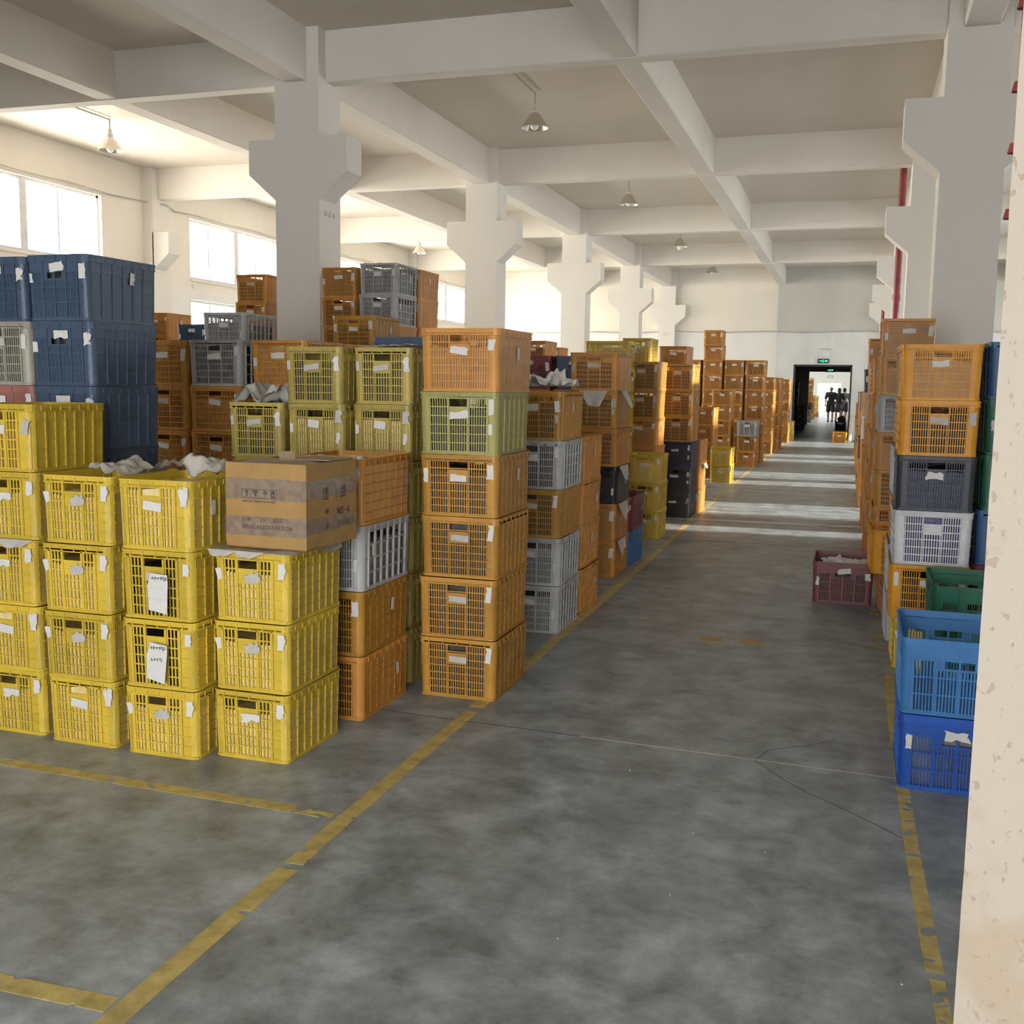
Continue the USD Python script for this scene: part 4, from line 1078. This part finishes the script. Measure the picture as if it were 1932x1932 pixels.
C1 = [[(.18, 1), (.02, .6)], [(.14, .75), (.14, 0)], [(.32, .86), (.95, .86)], [(.62, 1), (.62, .5)], [(.4, .68), (.88, .68)], [(.3, .5), (1, .5)], [(.36, .26), (.95, .26)], [(.64, .5), (.64, .02)], [(.28, .02), (1, .02)]]
C2 = [[(.1, .85), (.22, .75)], [(.05, .5), (.2, .42)], [(.05, .05), (.22, .25)]]
C3 = [[(.05, .85), (.2, .7)], [(.05, .5), (.2, .4)], [(.02, .0), (.22, .15)], [(.35, .95), (.95, .95)], [(.4, .7), (.9, .7)], [(.4, .45), (.9, .45)], [(.4, .95), (.4, .1)], [(.92, .95), (.92, .1)], [(.65, .95), (.65, .15)], [(.3, .08), (1, .08)]]
put('printed_character', stroke_text(C1, .050, .0030, .0006), .135, .205, True)
put('printed_character', stroke_text(C2, .044, .0030, .0006), .245, .20, True)
put('printed_character', stroke_text(C3, .052, .0030, .0006), .285, .20, True)
put('printed_character', stroke_text(cjk(7, 8), .032, .0022, .0006), .155, .135, True)
put('printed_text', meshkit.text_mesh('MS-4', .030, .0006, True), .255, .130, True)
put('printed_character', stroke_text(cjk(9, 7), .032, .0022, .0006), .155, .075, True)
put('printed_text', meshkit.text_mesh('CHINA', .026, .0006), .255, .075, True)

# ------------------------------------------------------------------ people walking away in the far hall
def limb(ms, a, b, ra, rb):
    s = [m3.Manifold.sphere(r, 14).translate(list(map(float, p))) for p, r in ((a, ra), (b, rb))]
    ms.append(m3.Manifold.batch_hull(s))


def blob(parts, refine=.018, taubin=8):
    ms = []
    for p in parts:
        limb(ms, *p)
    m = m3.Manifold.batch_boolean(ms, m3.OpType.Add).refine_to_length(refine)
    v, f, _ = meshkit.arrays(m)
    t = trimesh.Trimesh(v, f, process=True)
    trimesh.smoothing.filter_taubin(t, iterations=taubin)
    return t


def hand(at, side, down=(0, .1, -1)):
    at = np.array(at, float)
    d = np.array(down, float); d /= np.linalg.norm(d)
    out = [(at, at + d * .075, .026, .03)]
    for k, L in zip((-1.5, -.5, .5, 1.5), (.062, .075, .08, .066)):
        b = at + d * .075 + np.array([0, k * .017, 0])
        m_ = b + d * L * .55 + np.array([-side * .006, .004, 0])
        out += [(b, m_, .0095, .009), (m_, m_ + d * L * .45 + np.array([-side * .014, .006, 0]), .009, .0075)]
    b = at + d * .03 + np.array([0, .026, 0])
    out += [(b, b + d * .03 + np.array([0, .022, 0]), .011, .010), (b + d * .03 + np.array([0, .022, 0]), b + d * .062 + np.array([0, .026, 0]), .010, .008)]
    return out


def person(x, y, hgt, rz, label, kind):
    t = thing('person', label, 'person', (x, y, 0), rz)
    k = hgt / 1.70
    A = lambda *p: np.array(p) * k
    step = .14 if kind != 'standing' else .03
    hip, kn, an = .90, .49, .08
    body = []
    for s, st in ((-1, step), (1, -step)):
        h, n_, a = A(s * .09, 0, hip), A(s * .10, st * .55, kn), A(s * .10, st * 1.1 - .03, an)
        body += [(h, n_, .085 * k, .058 * k), (n_, A(s * .10, st * .8 - .03, .36), .055 * k, .056 * k), (A(s * .10, st * .8 - .03, .36), a, .056 * k, .036 * k), (a, A(s * .11, st * 1.1 + .13, .035), .036 * k, .026 * k)]
        sh, el, wr = A(s * .185, 0, 1.38), A(s * .245, -st * .35, 1.10), A(s * .25, -st * .7 + .06, .86)
        body += [(A(s * .08, 0, 1.40), sh, .06 * k, .06 * k), (sh, el, .052 * k, .040 * k), (el, wr, .040 * k, .027 * k)]
        body += hand(wr, s)
    body += [(A(-.08, 0, .93), A(.08, 0, .93), .10 * k, .10 * k), (A(0, 0, .95), A(0, 0, 1.15), .125 * k, .115 * k), (A(-.07, 0, 1.3), A(.07, 0, 1.3), .115 * k, .115 * k), (A(0, 0, 1.15), A(0, 0, 1.3), .12 * k, .13 * k),
             (A(0, .0, 1.38), A(0, .015, 1.50), .055 * k, .05 * k), (A(0, .01, 1.60), A(0, .025, 1.56), .088 * k, .072 * k), (A(0, .0, 1.615), A(0, -.01, 1.60), .088 * k, .085 * k), (A(0, .10, 1.565), A(0, .085, 1.585), .012 * k, .010 * k),
             (A(-.083, .01, 1.57), A(-.083, .0, 1.60), .014 * k, .014 * k), (A(.083, .01, 1.57), A(.083, .0, 1.60), .014 * k, .014 * k)]
    obj('body', blob(body), SKIN, t, smooth=True)
    face_ = MB()
    for s in (-1, 1):
        e = trimesh.creation.icosphere(1, .011 * k); e.apply_translation(A(s * .032, .088, 1.595)); face_.tm(e)
    obj('eyes', face_.mesh(), INK, t)
    mo = trimesh.creation.icosphere(1, .02 * k); mo.apply_transform(np.diag([1.2, .5, .3, 1])); mo.apply_translation(A(0, .092, 1.535)); obj('mouth', mo, CLOTH_SKIRT, t)
    shirt = [(A(-.09, 0, .96), A(.09, 0, .96), .115 * k, .115 * k), (A(0, 0, .95), A(0, 0, 1.15), .145 * k, .135 * k), (A(-.08, 0, 1.3), A(.08, 0, 1.3), .130 * k, .130 * k), (A(0, 0, 1.15), A(0, 0, 1.3), .14 * k, .145 * k), (A(-.09, 0, 1.40), A(.09, 0, 1.40), .072 * k, .072 * k)]
    for s, st in ((-1, step), (1, -step)):
        shirt += [(A(s * .185, 0, 1.385), A(s * .24, -st * .25, 1.16), .072 * k, .068 * k)]
    obj('shirt', blob(shirt), {'bald': CLOTH_BLACK, 'long_hair': CLOTH_BLACK, 'standing': CLOTH_GREY}[kind], t, smooth=True)
    low = []
    if kind == 'long_hair':
        low += [(A(-.07, 0, .95), A(.07, 0, .95), .125 * k, .125 * k), (A(-.09, 0, .62), A(.09, 0, .62), .13 * k, .13 * k), (A(0, 0, .95), A(0, 0, .62), .14 * k, .15 * k)]
    else:
        for s, st in ((-1, step), (1, -step)):
            low += [(A(s * .085, 0, .93), A(s * .11, st * .45, .56), .115 * k, .110 * k)]
        low += [(A(-.06, 0, .95), A(.06, 0, .95), .12 * k, .12 * k)]
    obj('skirt' if kind == 'long_hair' else 'shorts', blob(low), CLOTH_SKIRT if kind == 'long_hair' else CLOTH_BLACK, t, smooth=True)
    if kind != 'bald':
        hair = [(A(0, -.015, 1.64), A(0, -.03, 1.60), .092 * k, .092 * k)]
        if kind == 'long_hair':
            hair += [(A(0, -.04, 1.60), A(0, -.07, 1.36), .09 * k, .06 * k)]
        obj('hair', blob(hair), HAIR, t, smooth=True)
    if kind == 'standing':
        obj('bag_strap', blob([(A(-.12, -.13, 1.40), A(.06, -.155, 1.15), .016, .016), (A(.06, -.155, 1.15), A(.15, -.10, 1.0), .016, .016)]), CREAM, t, smooth=True)
    for s, st in ((-1, step), (1, -step)):
        obj('shoe', blob([(A(s * .10, st * 1.1 - .04, .045), A(s * .11, st * 1.1 + .13, .035), .048 * k, .034 * k)]), CLOTH_BLACK, t, smooth=True)


person(-1.06, 54.3, 1.70, 0, 'person with cropped hair, dark shirt and shorts walking away, left of three', 'bald')
person(-0.70, 55.2, 1.64, 6, 'person with long hair and dark skirt walking away, middle of three', 'long_hair')
person(-0.46, 56.5, 1.64, -8, 'person in grey shirt with pale shoulder strap, right of three', 'standing')

# ------------------------------------------------------------------ odds and ends by the doorway
crate('indigo', -0.45, 44.0, 0, 0, 'indigo crate on the passage floor behind the people', None, 1)
t = thing('goods_basket', 'tan basket heaped with goods in the dark passage', 'basket', (-0.42, 44.25, .3135))
obj('basket', lathe([(0, 0), (.13, 0), (.17, .16), (.16, .16), (.12, .02), (0, .02)], 18), FILL['tan'], t)
obj('goods', blob([((-.06, 0, .14), (.06, .02, .2), .07, .05), ((0, .05, .15), (.02, -.06, .19), .06, .05)]), FILL['pale'], t, smooth=True)
crate('gold', -0.35, 33.4, 0, 0, 'golden orange crate on the floor right of the doorway', None, 1)
obj('roll', tube([(-0.06, 33.2, 0.05), (-0.03, 34.9, .80)], .05, 14), CREAM, label='cream roll leaning beside the doorway', cat='roll')
print('crates', COUNT[0], 'models', len(CLASSES))
